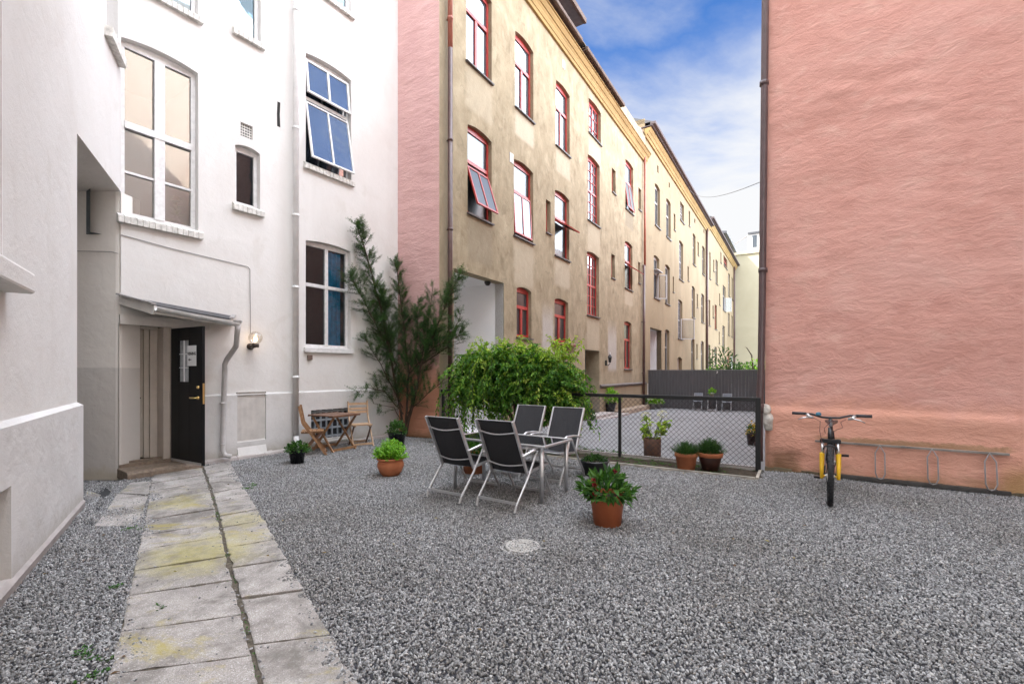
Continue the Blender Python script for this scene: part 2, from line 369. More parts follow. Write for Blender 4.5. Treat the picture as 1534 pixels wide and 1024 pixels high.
def wall_with_holes(mb, x0, x1, z0, z1, ops, m=0, y=0.0, rm=None, step=99):
    """ops: dicts x0,x1,z0,z1,arch,depth; cells outside the openings, arch spandrels and reveals"""
    xs = grid(x0, x1, [o['x0'] for o in ops] + [o['x1'] for o in ops], step)
    zs = grid(z0, z1, [o['z0'] for o in ops] + [o['z1'] for o in ops], step)
    for i in range(len(xs)-1):
        cx = (xs[i] + xs[i+1]) / 2
        col = [o for o in ops if o['x0'] < cx < o['x1']]
        run = None
        for j in range(len(zs)-1):
            cz = (zs[j] + zs[j+1]) / 2
            hole = any(o['z0'] < cz < o['z1'] for o in col)
            if not hole and step > 50:
                if run is None: run = zs[j]
            elif not hole:
                mb.quad((xs[i], y, zs[j]), (xs[i+1], y, zs[j]), (xs[i+1], y, zs[j+1]), (xs[i], y, zs[j+1]), m)
            if hole and run is not None:
                mb.quad((xs[i], y, run), (xs[i+1], y, run), (xs[i+1], y, zs[j]), (xs[i], y, zs[j]), m); run = None
        if run is not None:
            mb.quad((xs[i], y, run), (xs[i+1], y, run), (xs[i+1], y, z1), (xs[i], y, z1), m)
    for o in ops:
        d = o.get('depth', .2); a = o.get('arch', 0); r = m if rm is None else rm
        X0, X1, Z0, Z1 = o['x0'], o['x1'], o['z0'], o['z1']
        mb.quad((X0, y, Z0), (X0, y+d, Z0), (X0, y+d, Z1-a), (X0, y, Z1-a), r)
        mb.quad((X1, y+d, Z0), (X1, y, Z0), (X1, y, Z1-a), (X1, y+d, Z1-a), r)
        if not o.get('open'): mb.quad((X0, y, Z0), (X1, y, Z0), (X1, y+d, Z0), (X0, y+d, Z0), r)
        n = 8 if a else 1
        for k in range(n):
            t0, t1 = k/n, (k+1)/n
            f = lambda t: Z1 - a * (2*t-1)**2
            xa, xb = X0 + (X1-X0)*t0, X0 + (X1-X0)*t1
            mb.quad((xa, y, f(t0)), (xb, y, f(t1)), (xb, y+d, f(t1)), (xa, y+d, f(t0)), r)
            if a: mb.quad((xa, y, f(t0)), (xb, y, f(t1)), (xb, y, Z1), (xa, y, Z1), m)

def arch_piece(mb, X0, X1, zb, Z1, a, y0, y1, m):
    pts = [(X0, y0, zb), (X1, y0, zb)] + [(X1-(X1-X0)*k/8, y0, Z1 - a*(1-2*k/8)**2) for k in range(9)]
    mb.prism(pts, (0, y1-y0, 0), m)

def window(parent, o, style, fm, gm, M=None, sill=None, y=.13, fw=.06, curtain=None, sash=None, room=False):
    """one window: frame mesh, pane and sill as its children"""
    X0, X1, Z0, Z1, a = o['x0'], o['x1'], o['z0'], o['z1'], o.get('arch', 0)
    e = .004; X0 += e; X1 -= e; Z0 += e; Zt = Z1 - a - e
    f = MB(); d = .05
    f.box(X0, X0+fw, y, y+d, Z0, Zt); f.box(X1-fw, X1, y, y+d, Z0, Zt)
    f.box(X0+fw, X1-fw, y, y+d, Z0, Z0+fw*1.2); f.box(X0+fw, X1-fw, y, y+d, Zt-fw, Zt)
    if a: arch_piece(f, X0, X1, Zt+.002, Z1-e, a, y, y+d, 0)
    W, H = X1-X0, Zt-Z0
    def v(t, z0=0., z1=1., w=fw, yy=-.008):
        f.box(X0+W*t-w/2, X0+W*t+w/2, y+yy, y+d-.006, Z0+max(fw, H*z0)-.002, Z0+min(H-fw, H*z1)+.002)
    def h(t, w=fw, yy=-.014, x0=0., x1=1.):
        f.box(X0+max(fw, W*x0)-.003, X0+min(W-fw, W*x1)+.003, y+yy, y+d-.003, Z0+H*t-w/2, Z0+H*t+w/2)
    if style == 'T': h(.64, fw*1.3); v(.5, 0, .64, fw*1.35)
    elif style == 'cross': h(.6, fw*1.25); v(.5, 0, 1, fw*1.3)
    elif style == 'crossbars': h(.53, fw*1.6, -.03); v(.5, 0, 1, fw*2.1, -.02); h(.26, fw*.55, -.004)
    elif style == 'T2': h(.62, fw*1.2)
    elif style == 'stair':
        h(.5, fw*1.25); v(.5, 0, 1, fw*1.2)
        for t in (.17, .33, .67, .83): h(t, .028, -.003)
        for t in (.27, .73): v(t, 0, 1, .028, -.004)
    elif style == 'stairshort':
        v(.5, 0, 1, fw*1.2)
        for t in (.33, .67): h(t, .028, -.003)
        for t in (.27, .73): v(t, 0, 1, .028, -.004)
    w = f.build('window', fm, parent, M)
    g = MB(); yp = y + .03
    g.box(X0+fw*.5, X1-fw*.5, yp, yp+.006, Z0+fw*.5, Zt-fw*.5)
    g.build('pane', gm, w, M)
    if curtain:
        q = MB()
        for (t0, t1, z0, z1) in curtain[1]:
            n = max(4, int((t1-t0)*W/.05)); last = None
            for k in range(n+1):
                t = t0 + (t1-t0)*k/n; p = (X0+W*t, yp+.07+(.02 if k % 2 else -.01))
                if last: q.quad((last[0], last[1], Z0+H*z0), (p[0], p[1], Z0+H*z0), (p[0], p[1], Z0+H*z1), (last[0], last[1], Z0+H*z1))
                last = p
        q.build('curtain', curtain[0], w, M)
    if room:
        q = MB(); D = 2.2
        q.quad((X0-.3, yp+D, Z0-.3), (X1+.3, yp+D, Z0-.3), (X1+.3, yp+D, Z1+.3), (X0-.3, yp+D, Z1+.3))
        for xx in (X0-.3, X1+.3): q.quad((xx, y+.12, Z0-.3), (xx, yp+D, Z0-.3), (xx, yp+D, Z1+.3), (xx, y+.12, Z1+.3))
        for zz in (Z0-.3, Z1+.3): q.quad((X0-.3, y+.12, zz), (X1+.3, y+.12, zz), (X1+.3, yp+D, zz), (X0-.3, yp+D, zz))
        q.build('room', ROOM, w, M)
    if sill:
        q = MB(); ov, pr, th, sm, seg = sill
        if seg:
            n = int((X1-X0+2*ov)/.075)
            for k in range(n):
                a0 = X0-ov+(X1-X0+2*ov)*k/n; a1 = X0-ov+(X1-X0+2*ov)*(k+1)/n
                j = rnd.uniform(-.006, .006)
                q.prism([(a0+.004, -pr+j, Z0-th), (a0+.004, .015, Z0-th), (a0+.004, .015, Z0+.02), (a0+.004, -pr+j, Z0-.035+j)], (a1-a0-.008, 0, 0))
            q.box(X0-ov, X1+ov, -pr+.014, .01, Z0-th+.012, Z0-.045)
        else:
            q.prism([(X0-ov, -pr, Z0-th), (X0-ov, y+.01, Z0-th), (X0-ov, y+.01, Z0+.012), (X0-ov, -pr, Z0-.012)], (X1-X0+2*ov, 0, 0))
        q.build('sill', sm, w, M)
    if sash:
        # opened casement: (kind, x0,x1,z0,z1 fractions, angle)
        kind, t0, t1, s0, s1, ang, two = sash
        q = MB(); gq = MB(); a0, a1, b0, b1 = W*t0, W*t1, H*s0, H*s1; ww, hh = a1-a0, b1-b0; bw = fw*.62
        q.box(0, bw, -.04, 0, 0, hh); q.box(ww-bw, ww, -.04, 0, 0, hh); q.box(bw, ww-bw, -.04, 0, 0, bw); q.box(bw, ww-bw, -.04, 0, hh-bw, hh)
        if two: q.box(ww/2-bw/2, ww/2+bw/2, -.042, 0, bw, hh-bw)
        gq.box(bw*.5, ww-bw*.5, -.024, -.018, bw*.5, hh-bw*.5)
        base = M if M is not None else MW[parent]
        if kind == 'top':     # hinged along its upper edge, lower edge swung out
            L = Matrix.Translation((X0+a0, y-.012, Z0+b1)) @ Matrix.Rotation(-R(ang), 4, 'X') @ Matrix.Translation((0, 0, -hh))
        elif kind == 'mid':   # pivots at mid height
            L = Matrix.Translation((X0+a0, y-.012, Z0+(b0+b1)/2)) @ Matrix.Rotation(-R(ang), 4, 'X') @ Matrix.Translation((0, 0, -hh/2))
        else:                 # side hung on its right edge
            L = Matrix.Translation((X0+a1, y-.012, Z0+b0)) @ Matrix.Rotation(R(ang), 4, 'Z') @ Matrix.Translation((-ww, 0, 0))
        so = q.build('sash', fm, w, base @ L); gq.build('sash_pane', GL_CLR if kind != 'top' else gm, w, base @ L)
    return w

def op(fr, l, r, tr, br, arch=.0, depth=.2, d=0.0, zt=None, zb=None):
    x0, x1 = fr.x(l, d), fr.x(r, d)
    z1 = fr.xz(r, tr, d)[1] if zt is None else zt; z0 = fr.xz(r, br, d)[1] if zb is None else zb
    return dict(x0=x0, x1=x1, z0=z0, z1=z1+arch, arch=arch, depth=depth)

# ================================================================== THE WHITE HOUSE
WC = G(596, 652)
WF = Frame((WC.x, WC.y), 34.3)
white = thing('apartment_building', 'white plastered apartment house wrapping the left side, with drainpipes and an open door', 'building', M=WF.M)
XL = WF.x(181)                                   # where the near wing meets the facade
o_big = op(WF, 181.5, 297, 110, 347, .06, .16)
o_small = op(WF, 352.5, 389.5, 231, 315, .05, .16)
o_open = op(WF, 458, 526.3, 121, 271, .06, .16)
o_low = op(WF, 458, 525.3, 377, 523, .05, .16)
o_t1 = op(WF, 352.7, 391, 0, 65, .07, .16); o_t1['z1'] = o_t1['z0'] + (o_small['z1']-o_small['z0'])
o_t2 = dict(o_big); dz = WF.xz(296, 24)[1] - o_big['z0']; o_t2['z0'] += dz; o_t2['z1'] += dz
o_t3 = dict(o_open); dz = WF.xz(528, 22)[1] - o_open['z0']; o_t3['z0'] += dz; o_t3['z1'] += dz
o_cel = op(WF, 464.5, 523, 610, 652, 0, .12)
hx0, hz0 = WF.xz(354, 662); hx1, hz1 = WF.xz(397, 586)
o_hat = dict(x0=hx0, x1=hx1, z0=.30, z1=hz1, depth=.06)
DX0, DX1 = XL-.02, WF.x(258)
o_door = dict(x0=DX0, x1=DX1, z0=.12, z1=2.28, depth=.30)
o_vent = op(WF, 360.5, 378.5, 190, 210, 0, .06)
PZ = WF.xz(590, 580.5)[1]                        # top of the plinth
HTOP = 19.5
mb = MB()
wall_with_holes(mb, XL, 0, PZ, HTOP, [o_big, o_small, o_open, o_low, o_t1, o_t2, o_t3, o_vent, dict(o_door, z0=PZ, open=True)], 0, 0.0, step=.5)
mb.quad((0, 0, 0), (0, 3, 0), (0, 3, HTOP), (0, 0, HTOP)); mb.quad((XL, 0, HTOP), (0, 0, HTOP), (0, 9, HTOP), (XL, 9, HTOP))
mb.quad((XL, 9, 0), (0, 9, 0), (0, 9, HTOP), (XL, 9, HTOP))
mb.build('wall', WHITE, white)
mb = MB(); PP = -.035
cutd = dict(o_door, z1=PZ); oh = dict(o_hat)
wall_with_holes(mb, DX1, -.0, -.1, PZ-.03, [o_cel, oh], 0, PP, step=.5)
mb.quad((DX1, PP, PZ-.03), (0, PP, PZ-.03), (0, .0, PZ), (DX1, .0, PZ)); mb.quad((DX1, PP, 0), (DX1, .3, 0), (DX1, .3, PZ), (DX1, PP, PZ-.03))
mb.build('plinth', WPLINTH, white)
BS = (.06, .075, .13, SILLW, True)
window(white, o_big, 'crossbars', WHITEP, GL_WA, sill=BS, y=.10, fw=.065, room=True)
window(white, o_small, 'plain', WHITEP, GL_CLR, sill=BS, y=.10, fw=.06, room=True)
window(white, o_t1, 'plain', WHITEP, GL_CLR, sill=BS, y=.10, fw=.06, curtain=(PLAST, [(.1, .9, .05, .9)]))
window(white, o_t2, 'crossbars', WHITEP, GL_SKY, sill=BS, y=.10)
window(white, o_t3, 'cross', WHITEP, GL_SKY, sill=BS, y=.10)
window(white, o_low, 'cross', WHITEP, GL_CLR, sill=(.05, .06, .10, WHITEP, False), y=.10, fw=.055, room=True, curtain=(BLUEC, [(.56, .88, .03, .97)]))
wo = window(white, o_open, 'T2', WHITEP, GL_MIR, sill=BS, y=.11, fw=.055, sash=('top', .03, .97, .03, .58, 11, True))
W_, H_ = o_open['x1']-o_open['x0'], o_open['z1']-o_open['arch']-o_open['z0']
def sash2(parent, o, t0, t1, s0, s1, ang, y, fm, gm, two=True, fw=.055):
    W, H = o['x1']-o['x0'], o['z1']-o['arch']-o['z0']; ww, hh = W*(t1-t0), H*(s1-s0); bw = fw*.8; q = MB(); g = MB()
    q.box(0, bw, -.04, 0, 0, hh); q.box(ww-bw, ww, -.04, 0, 0, hh); q.box(bw, ww-bw, -.04, 0, 0, bw); q.box(bw, ww-bw, -.04, 0, hh-bw, hh)
    if two: q.box(ww/2-bw/2, ww/2+bw/2, -.042, 0, bw, hh-bw)
    g.box(bw*.5, ww-bw*.5, -.024, -.018, bw*.5, hh-bw*.5)
    L = MW[parent] @ Matrix.Translation((o['x0']+W*t0, y, o['z0']+H*s1)) @ Matrix.Rotation(-R(ang), 4, 'X') @ Matrix.Translation((0, 0, -hh))
    q.build('sash', fm, parent, L); g.build('sash_pane', gm, parent, L)
sash2(wo, o_open, .03, .97, .65, .97, 7, .098, WHITEP, GL_MIR)
# cellar window behind the small table: iron grid, slanting sill
mb = MB(); y = PP + .08
n = 7
for k in range(n+1):
    xx = o_cel['x0'] + (o_cel['x1']-o_cel['x0'])*k/n; mb.box(xx-.016, xx+.016, y-.016, y+.016, o_cel['z0'], o_cel['z1'])
for k in range(4):
    zz = o_cel['z0'] + (o_cel['z1']-o_cel['z0'])*(k+.25)/3.5; mb.box(o_cel['x0'], o_cel['x1'], y-.02, y+.013, zz-.02, zz+.02)
wc = mb.build('window', simple('grey_bar_paint', (.30, .33, .36), .6), white)
g = MB(); g.box(o_cel['x0'], o_cel['x1'], y+.03, y+.036, o_cel['z0'], o_cel['z1']); g.build('pane', GL_DRK, wc)
g = MB(); g.prism([(o_cel['x0']-.04, PP-.06, o_cel['z0']-.09), (o_cel['x0']-.04, PP+.06, o_cel['z0']-.09), (o_cel['x0']-.04, PP+.06, o_cel['z0']+.01), (o_cel['x0']-.04, PP-.06, o_cel['z0']-.05)], (o_cel['x1']-o_cel['x0']+.08, 0, 0)); g.build('sill', WPLINTH, wc)
# corrugated hatch and its sloping footing
mb = MB(); n = 22; y = PP+.03
for k in range(n):
    a0 = hx0+.02+(hx1-hx0-.04)*k/n; w = (hx1-hx0-.04)/n
    mb.prism([(a0, y, .33), (a0+w*.5, y-.012, .33), (a0+w, y, .33)], (0, 0, hz1-.35))
mb.box(hx0+.003, hx1-.003, y+.001, y+.02, .303, hz1-.003)
mb.build('hatch', simple('hatch_paint', (.66, .63, .60), .6), white)
mb = MB(); mb.prism([(hx0-.0, PP-.075, -.05), (hx0-.0, PP+.06, -.05), (hx0-.0, PP+.06, .315), (hx0-.0, PP+.03, .315)], (hx1-hx0+.0, 0, 0)); mb.build('hatch_footing', WHITE, white)
# wall foot kerb of worn concrete
mb = MB()
xs = [DX1 + (WF.x(598)-DX1)*k/30 for k in range(31)]
for a, b in zip(xs, xs[1:]):
    j = rnd.uniform(.02, .06); mb.prism([(a, PP-.07-j*.5, -.05), (a, PP+.002, -.05), (a, PP+.002, .06+j*.5), (a, PP-.05-j*.4, .05)], (b-a, 0, 0))
mb.build('footing', CONC, white)
# perforated vent, slot, junction box, cable
mb = MB(); mb.box(o_vent['x0'], o_vent['x1'], .03, .05, o_vent['z0'], o_vent['z1'], 0)
for i in range(5):
    for j in range(5):
        xx = o_vent['x0']+(o_vent['x1']-o_vent['x0'])*(i+.5)/5; zz = o_vent['z0']+(o_vent['z1']-o_vent['z0'])*(j+.5)/5
        mb.box(xx-.012, xx+.012, .026, .0305, zz-.012, zz+.012, 1)
mb.build('vent', [SILLW, DARK], white)
sx, sz1 = WF.xz(417.5, 153); _, sz0 = WF.xz(417.5, 190)
mb = MB(); mb.prism([(sx-.03, -.004, sz0), (sx+.03, -.004, sz0), (sx+.02, -.004, (sz0+sz1)/2), (sx+.03, -.004, sz1), (sx-.025, -.004, sz1), (sx-.035, -.004, (sz0+sz1)/2)], (0, .02, 0)); mb.build('wall_slot', DARK, white)
jx, jz = WF.xz(463, 535); mb = MB(); mb.box(jx-.05, jx+.05, -.05, 0, jz-.05, jz+.05); mb.build('junction_box', simple('box_brown', (.15, .10, .08), .5), white, bevel=.008)
c1 = WF.xz(183, 352); c2 = WF.xz(374, 400); c3 = WF.xz(375, 500)
mb = MB(); mb.tube([(c1[0]-.02, -.012, c1[1]), ((c1[0]*2+c2[0])/3, -.012, (c1[1]*2+c2[1])/3-.02), (c2[0]-.04, -.012, c2[1]), (c2[0], -.012, c2[1]-.04), (c3[0], -.012, c3[1])], .006, 6); mb.build('cable', simple('cable_grey', (.32, .30, .29), .6), white)
# tall downpipe
px_, _ = WF.xz(443, 400, -.10)
mb = MB(); mb.tube([(px_, -.10, .12), (px_, -.10, HTOP)], .055, 14); mb.tube([(px_, -.10, .30), (px_, -.14, .16), (px_, -.22, .10)], .055, 14)
for zz in (1.45, 3.2, 4.6, 6.3, 8.6): mb.tube([(px_, -.10, zz-.025), (px_, -.10, zz+.025)], .064, 14); mb.box(px_-.012, px_+.012, -.07, .01, zz-.015, zz+.015)
mb.build('downpipe', WPIPE, white, smooth=True)
# ---- near wing: wall running towards the camera, passage under it beside the door
NC = G(125, 762); NF = Frame((NC.x, NC.y), -34.4)
npz = NF.xz(131, 600)[1]; _, nz = NF.xz(10, 890)
o_nw = dict(x0=NF.x(-140), x1=NF.x(18), z0=NF.xz(18, 402)[1], z1=6.0, arch=.1, depth=.22)
o_nc = dict(x0=NF.x(-60), x1=NF.x(17), z0=NF.xz(17, 868)[1], z1=NF.xz(17, 727)[1], depth=.15)
SOF = 1.55 + (HZ-203)/F*NC.y
mb = MB(); wall_with_holes(mb, -9, -.02, npz, HTOP, [o_nw], 0, .05, step=.5)
mb.quad((-.02, .05, npz), (-.02, 1.5, npz), (-.02, 1.5, SOF), (-.02, .05, SOF))
mb.build('wing_wall', WHITE, white, NF.M)
mb = MB(); wall_with_holes(mb, -9, 0, .12, npz-.035, [o_nc], 0, 0, step=.5)
mb.quad((-9, 0, npz-.035), (0, 0, npz-.035), (-.02, .05, npz), (-9, .05, npz)); mb.quad((0, 0, .12), (.015, 1.5, .12), (0, 1.5, npz), (0, 0, npz-.035))
mb.quad((0, 0, npz-.035), (0, 1.5, npz-.035), (-.02, 1.5, npz), (-.02, .05, npz))
mb.build('wing_plinth', WPLINTH, white, NF.M)
mb = MB(); mb.prism([(-9, .01, -.1), (-9, -.02, .09), (-9, 0.005, .125), (-9, .3, .125), (-9, .3, -.1)], (8.985, 0, 0)); mb.build('wing_footing', CONC, white, NF.M)
q = MB(); q.box(o_nw['x0']-.02, o_nw['x1']+.09, -.10, .20, o_nw['z0']-.16, o_nw['z0']-.01); 
ww = window(white, o_nw, 'cross', WHITEP, GL_SKY, M=NF.M @ Matrix.Translation((0, .08, 0)))
q.build('sill', WHITE, ww, NF.M, bevel=.02)
q = MB(); q.box(o_nc['x0'], o_nc['x1'], .12, .16, o_nc['z0'], o_nc['z1']); q.build('cellar_hatch', simple('cellar_wood', (.26, .21, .17), .8, var=.3), white, NF.M)
# upper wall over the passage, its soffit, the passage back wall
A2 = NF.w(-.02, .05); B2 = WF.w(XL, 0)
ang = math.degrees(math.atan2((B2-A2).x, (B2-A2).y)); UF = Frame((A2.x, A2.y), ang); UL = (B2-A2).length
wx0, wz0 = UF.xz(157.5, 40); wx1, wz1 = UF.xz(182, 100)
o_uw = dict(x0=UF.x(157.5), x1=UF.x(177), z0=UF.xz(170, 68)[1], z1=UF.xz(170, 68)[1]+2.0, arch=.08, depth=.2)
mb = MB(); wall_with_holes(mb, 0, UL, SOF, HTOP, [o_uw], 0, 0, step=.5); mb.build('passage_upper_wall', WHITE, white, UF.M)
window(white, o_uw, 'cross', WHITEP, GL_SKY, M=UF.M, sill=(.05, .09, .14, SILLW, False))
bx = WF.w(XL-.035, 0); by = bx.y+.02; bl = P(100, 600, by)
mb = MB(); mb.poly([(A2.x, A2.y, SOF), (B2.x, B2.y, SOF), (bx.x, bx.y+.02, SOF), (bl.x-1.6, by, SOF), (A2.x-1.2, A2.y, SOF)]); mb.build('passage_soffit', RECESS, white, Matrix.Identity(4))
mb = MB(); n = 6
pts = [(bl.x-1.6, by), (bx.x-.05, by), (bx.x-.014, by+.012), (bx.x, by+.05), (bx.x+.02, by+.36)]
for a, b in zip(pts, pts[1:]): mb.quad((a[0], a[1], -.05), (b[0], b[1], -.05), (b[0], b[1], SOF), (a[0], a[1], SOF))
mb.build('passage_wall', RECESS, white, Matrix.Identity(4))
mb = MB(); ca = NF.w(-.05, 1.5); cb = NF.w(-.05, 9)
mb.quad((ca.x, ca.y, -.05), (cb.x, cb.y, -.05), (cb.x, cb.y, HTOP), (ca.x, ca.y, HTOP)); mb.quad((bl.x-1.5, by, -.05), (cb.x, cb.y+4, -.05), (cb.x, cb.y+4, HTOP), (bl.x-1.5, by, HTOP)); mb.quad((cb.x, cb.y, -.05), (cb.x, cb.y+4, -.05), (cb.x, cb.y+4, HTOP), (cb.x, cb.y, HTOP))
rr0 = NF.w(-9, .05); rr1 = NF.w(-9, 9); mb.poly([(rr0.x, rr0.y, HTOP-.01), (A2.x, A2.y, HTOP-.01), (B2.x, B2.y, HTOP-.01), (bl.x-1.5, by+6, HTOP-.01), (rr1.x, rr1.y, HTOP-.01)])
mb.build('wing_sun_block', WHITE, white, Matrix.Identity(4))  # unseen walls and roof, added to stop sun leaking through the passage
mb = MB(); mb.tube([(bl.x-.4, by-.012, 3.35), (bx.x-.1, by-.012, 3.33), (bx.x+.0, by-.012, 3.30)], .006, 6); mb.build('passage_cable', simple('cable_grey2', (.35, .32, .30), .6), white, Matrix.Identity(4))
# ---- the doorway
mb = MB(); D = .30
mb.quad((DX0, 0, .12), (DX0, D, .12), (DX0, D, 2.28), (DX0, 0, 2.28)); mb.quad((DX1, 0, .12), (DX1, D+.6, .12), (DX1, D+.6, 2.28), (DX1, 0, 2.28))
mb.build('door_reveal', INNER, white)
ix0, ix1 = DX0-.02, DX1-.0; yd = .34
mb = MB()
fx = ix0+(ix1-ix0)*.60
mb.box(ix0, fx-.004, yd, yd+.04, .20, 2.22)
for (a, b, c_, d_) in ((.02, .66, .06, .36), (.02, .66, .40, .66), (.02, .66, .70, .97), (.72, .98, .06, .58), (.72, .98, .62, .97)):
    pass
w_ = fx-ix0
mb.box(ix0+w_*.63, ix0+w_*.655, yd-.006, yd, .22, 2.20)
for zz in (.52, .98, 1.42, 1.80): mb.box(ix0+.01, ix0+w_*.63, yd-.004, yd, zz-.008, zz+.008)
for zz in (1.30,): mb.box(ix0+w_*.66, fx-.02, yd-.004, yd, zz-.008, zz+.008)
idr = mb.build('inner_door', INNER, white, bevel=.004)
q = MB(); q.box(ix0+.10, fx-.12, yd-.06, yd-.007, 2.10, 2.16); q.bar((ix0+w_*.55, yd-.05, 2.17), (ix0+w_*.75, yd-.09, 2.20), .02, .012); q.build('door_closer', STEEL, idr)
q = MB(); q.tube([(fx-.05, yd-.005, 1.14), (fx-.05, yd-.05, 1.14), (fx-.13, yd-.06, 1.17)], .011, 8); q.build('handle', simple('dark_handle', (.06, .05, .05), .4, .5), idr)
mb = MB(); g1 = fx+(ix1-.10-fx)*.42; mb.box(fx, g1-.004, yd-.025, yd+.05, .18, 2.26); mb.box(g1, ix1-.10, yd-.05, yd+.05, .18, 2.26); mb.box(ix1-.098, ix1-.004, .06, yd+.05, .16, 2.26); mb.box(ix0, ix1-.1, yd-.06, yd+.05, 2.225, 2.275)
mb.build('inner_door_frame', INNER, white, bevel=.006)
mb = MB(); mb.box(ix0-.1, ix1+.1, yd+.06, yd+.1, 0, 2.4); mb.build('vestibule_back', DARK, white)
mb = MB(); mb.box(DX0, DX1, .02, .5, .05, .17); mb.box(DX0, DX1-.02, .10, .14, .171, .20); mb.build('threshold', WOODST, white)
mb = MB(); mb.prism([(DX0-.02, -.42, -.02), (DX0-.02, .02, -.02), (DX0-.02, .02, .125), (DX0-.02, -.36, .115), (DX0-.02, -.41, .08)], (DX1-DX0+.30, 0, 0)); mb.build('doorstep', WOODST, white, bevel=.012)
# black outer door swung wide open; free edge towards the yard
hg = G(258.5, 688, .15); fe = G(305, 696.5, .15)
dl = (fe-hg); dw = dl.length; rz = math.atan2(dl.y, dl.x)
DM = Matrix.Translation((hg.x, hg.y, .14)) @ Matrix.Rotation(rz, 4, 'Z')
H = 2.10
mb = MB(); vx0, vx1, vz0, vz1 = dw*.27, dw*.60, H*.60, H*.905
mb.box(0, vx0, -.022, .022, 0, H); mb.box(vx1, dw, -.022, .022, 0, H); mb.box(vx0, vx1, -.022, .022, 0, vz0); mb.box(vx0, vx1, -.022, .022, vz1, H)
for (a, b, c_, d_) in ((vx0-.03, vx0, vz0-.03, vz1+.03), (vx1, vx1+.03, vz0-.03, vz1+.03)): mb.box(a, b, -.032, -.0225, c_, d_)
mb.box(vx0, vx1, -.032, -.0225, vz0-.03, vz0); mb.box(vx0, vx1, -.032, -.0225, vz1, vz1+.03)
dob = mb.build('door', BLACKD, white, DM, bevel=.004)
q = MB(); q.box(vx0, vx1, -.006, 0, vz0, vz1); q.build('door_pane', simple('reflection_grey_glass', (.42, .44, .45), .18, var=.35, vscale=5), dob, DM)  # pale reflection of the pane is put into its base colour
q = MB(); q.box((vx0+vx1)/2-.03, (vx0+vx1)/2-.005, -.018, -.007, vz0, vz1); 
for t in (.34, .67): q.box(vx0, vx1, -.016, -.0075, vz0+(vz1-vz0)*t-.006, vz0+(vz1-vz0)*t+.006)
q.build('glazing_bar', PLAST, dob, DM)
q = MB(); hx = dw-.10; q.lathe([(0, -.042), (.022, -.042), (.026, -.023)], 14, 0, (hx, 0, 1.02), 'y'); q.tube([(hx, -.03, 1.02), (hx, -.075, 1.02), (hx-.13, -.08, 1.02)], .011, 8); q.build('handle', BRASS, dob, DM, smooth=True); q = MB(); q.lathe([(0, -.046), (.018, -.044), (.024, -.023)], 14, 0, (hx, 0, 1.18), 'y'); q.build('lock_cylinder', BRASS, dob, DM, smooth=True)
q = MB(); q.box(dw+.0005, dw+.004, -.013, .013, .93, 1.24); q.build('lock_plate', BRASS, dob, DM)
q = MB(); q.box(.02, dw-.02, -.03, -.0225, .005, .04); q.build('weather_bar', ALU, dob, DM)
# notice taped to the door
nx, nz_ = vx1+.10, H*.79
notice = thing('notice', 'white paper notice lettered VISNING with an arrow, taped beside the pane of the black door', 'notice', M=DM @ Matrix.Translation((nx, -.0345, nz_)))
q = MB(); q.prism([(-.13, 0, -.155), (.13, 0, -.155), (.13, 0, .155), (-.13, 0, .155)], (0, .0015, 0)); q.build('paper', PAPER, notice)
def text(s, size, name, parent, M, mat, ext=.0006):
    cu = bpy.data.curves.new(name, 'FONT'); cu.body = s; cu.size = size; cu.align_x = 'CENTER'; cu.align_y = 'CENTER'; cu.extrude = ext; cu.offset = .002
    t = bpy.data.objects.new(name, cu); COL.objects.link(t); dg = bpy.context.evaluated_depsgraph_get()
    me = bpy.data.meshes.new_from_object(t.evaluated_get(dg)); bpy.data.objects.remove(t)
    o = bpy.data.objects.new(name, me); COL.objects.link(o); me.materials.clear(); me.materials.append(mat)
    o.parent = parent; MW[o] = MW[parent] @ M; o.matrix_basis = M; return o
text('VISNING', .062, 'lettering', notice, Matrix.Translation((0, -.0015, .03)) @ Matrix.Rotation(R(90), 4, 'X'), INK)
q = MB(); z_ = -.06
q.prism([(-.10, -.0012, z_), (-.06, -.0012, z_+.022), (-.06, -.0012, z_+.006), (-.01, -.0012, z_+.006), (-.01, -.0012, z_-.006), (-.06, -.0012, z_-.006), (-.06, -.0012, z_-.022)], (0, .001, 0)); q.build('arrow', INK, notice)
# ---- canopy over the door
cz0 = 2.68; p_ = .62
rl = (XL-.02, 0.0, WF.xz(182, 444)[1]); rr = (WF.x(350), 0.0, WF.xz(350, 475)[1])
fl = WF.xz(231, 458, -p_); fr_ = WF.xz(345, 479, -p_)
mb = MB(); th = .02
mb.prism([(rl[0], .0, rl[2]), (rr[0], .0, rr[2]), (fr_[0], -p_, fr_[1]), (fl[0], -p_, fl[1])], (0, 0, th), 0)
cano = mb.build('canopy', ROOFD, white)
q = MB()
q.bar((rl[0]+.01, 0, rl[2]-.05), (fl[0]+.005, -p_, fl[1]-.06), .03, .13)
q.bar((rr[0]-.01, 0, rr[2]-.05), (fr_[0]-.005, -p_, fr_[1]-.05), .03, .11)
q.bar((fl[0]+.02, -p_+.02, fl[1]-.06), (fr_[0]-.02, -p_+.02, fr_[1]-.055), .03, .10)
q.bar((DX0-.0, -.02, 2.33), (DX1+.52, -.02, 2.33), .05, .14)
q.build('fascia', simple('canopy_paint', (.66, .62, .58), .6), cano)
q = MB(); q.bar((rl[0]-.01, .0, rl[2]+.03), (fl[0]-.01, -p_-.02, fl[1]+.03), .07, .025); q.build('edge_trim', GREYP, cano); q = MB(); q.bar((rr[0]+.01, 0, rr[2]+.035), (fr_[0]+.01, -p_-.02, fr_[1]+.03), .06, .025); q.build('edge_trim', GREYP, cano)
q = MB(); n = 10; prof = [(-.055*math.cos(math.pi*k/n), -.06*math.sin(math.pi*k/n)) for k in range(n+1)]
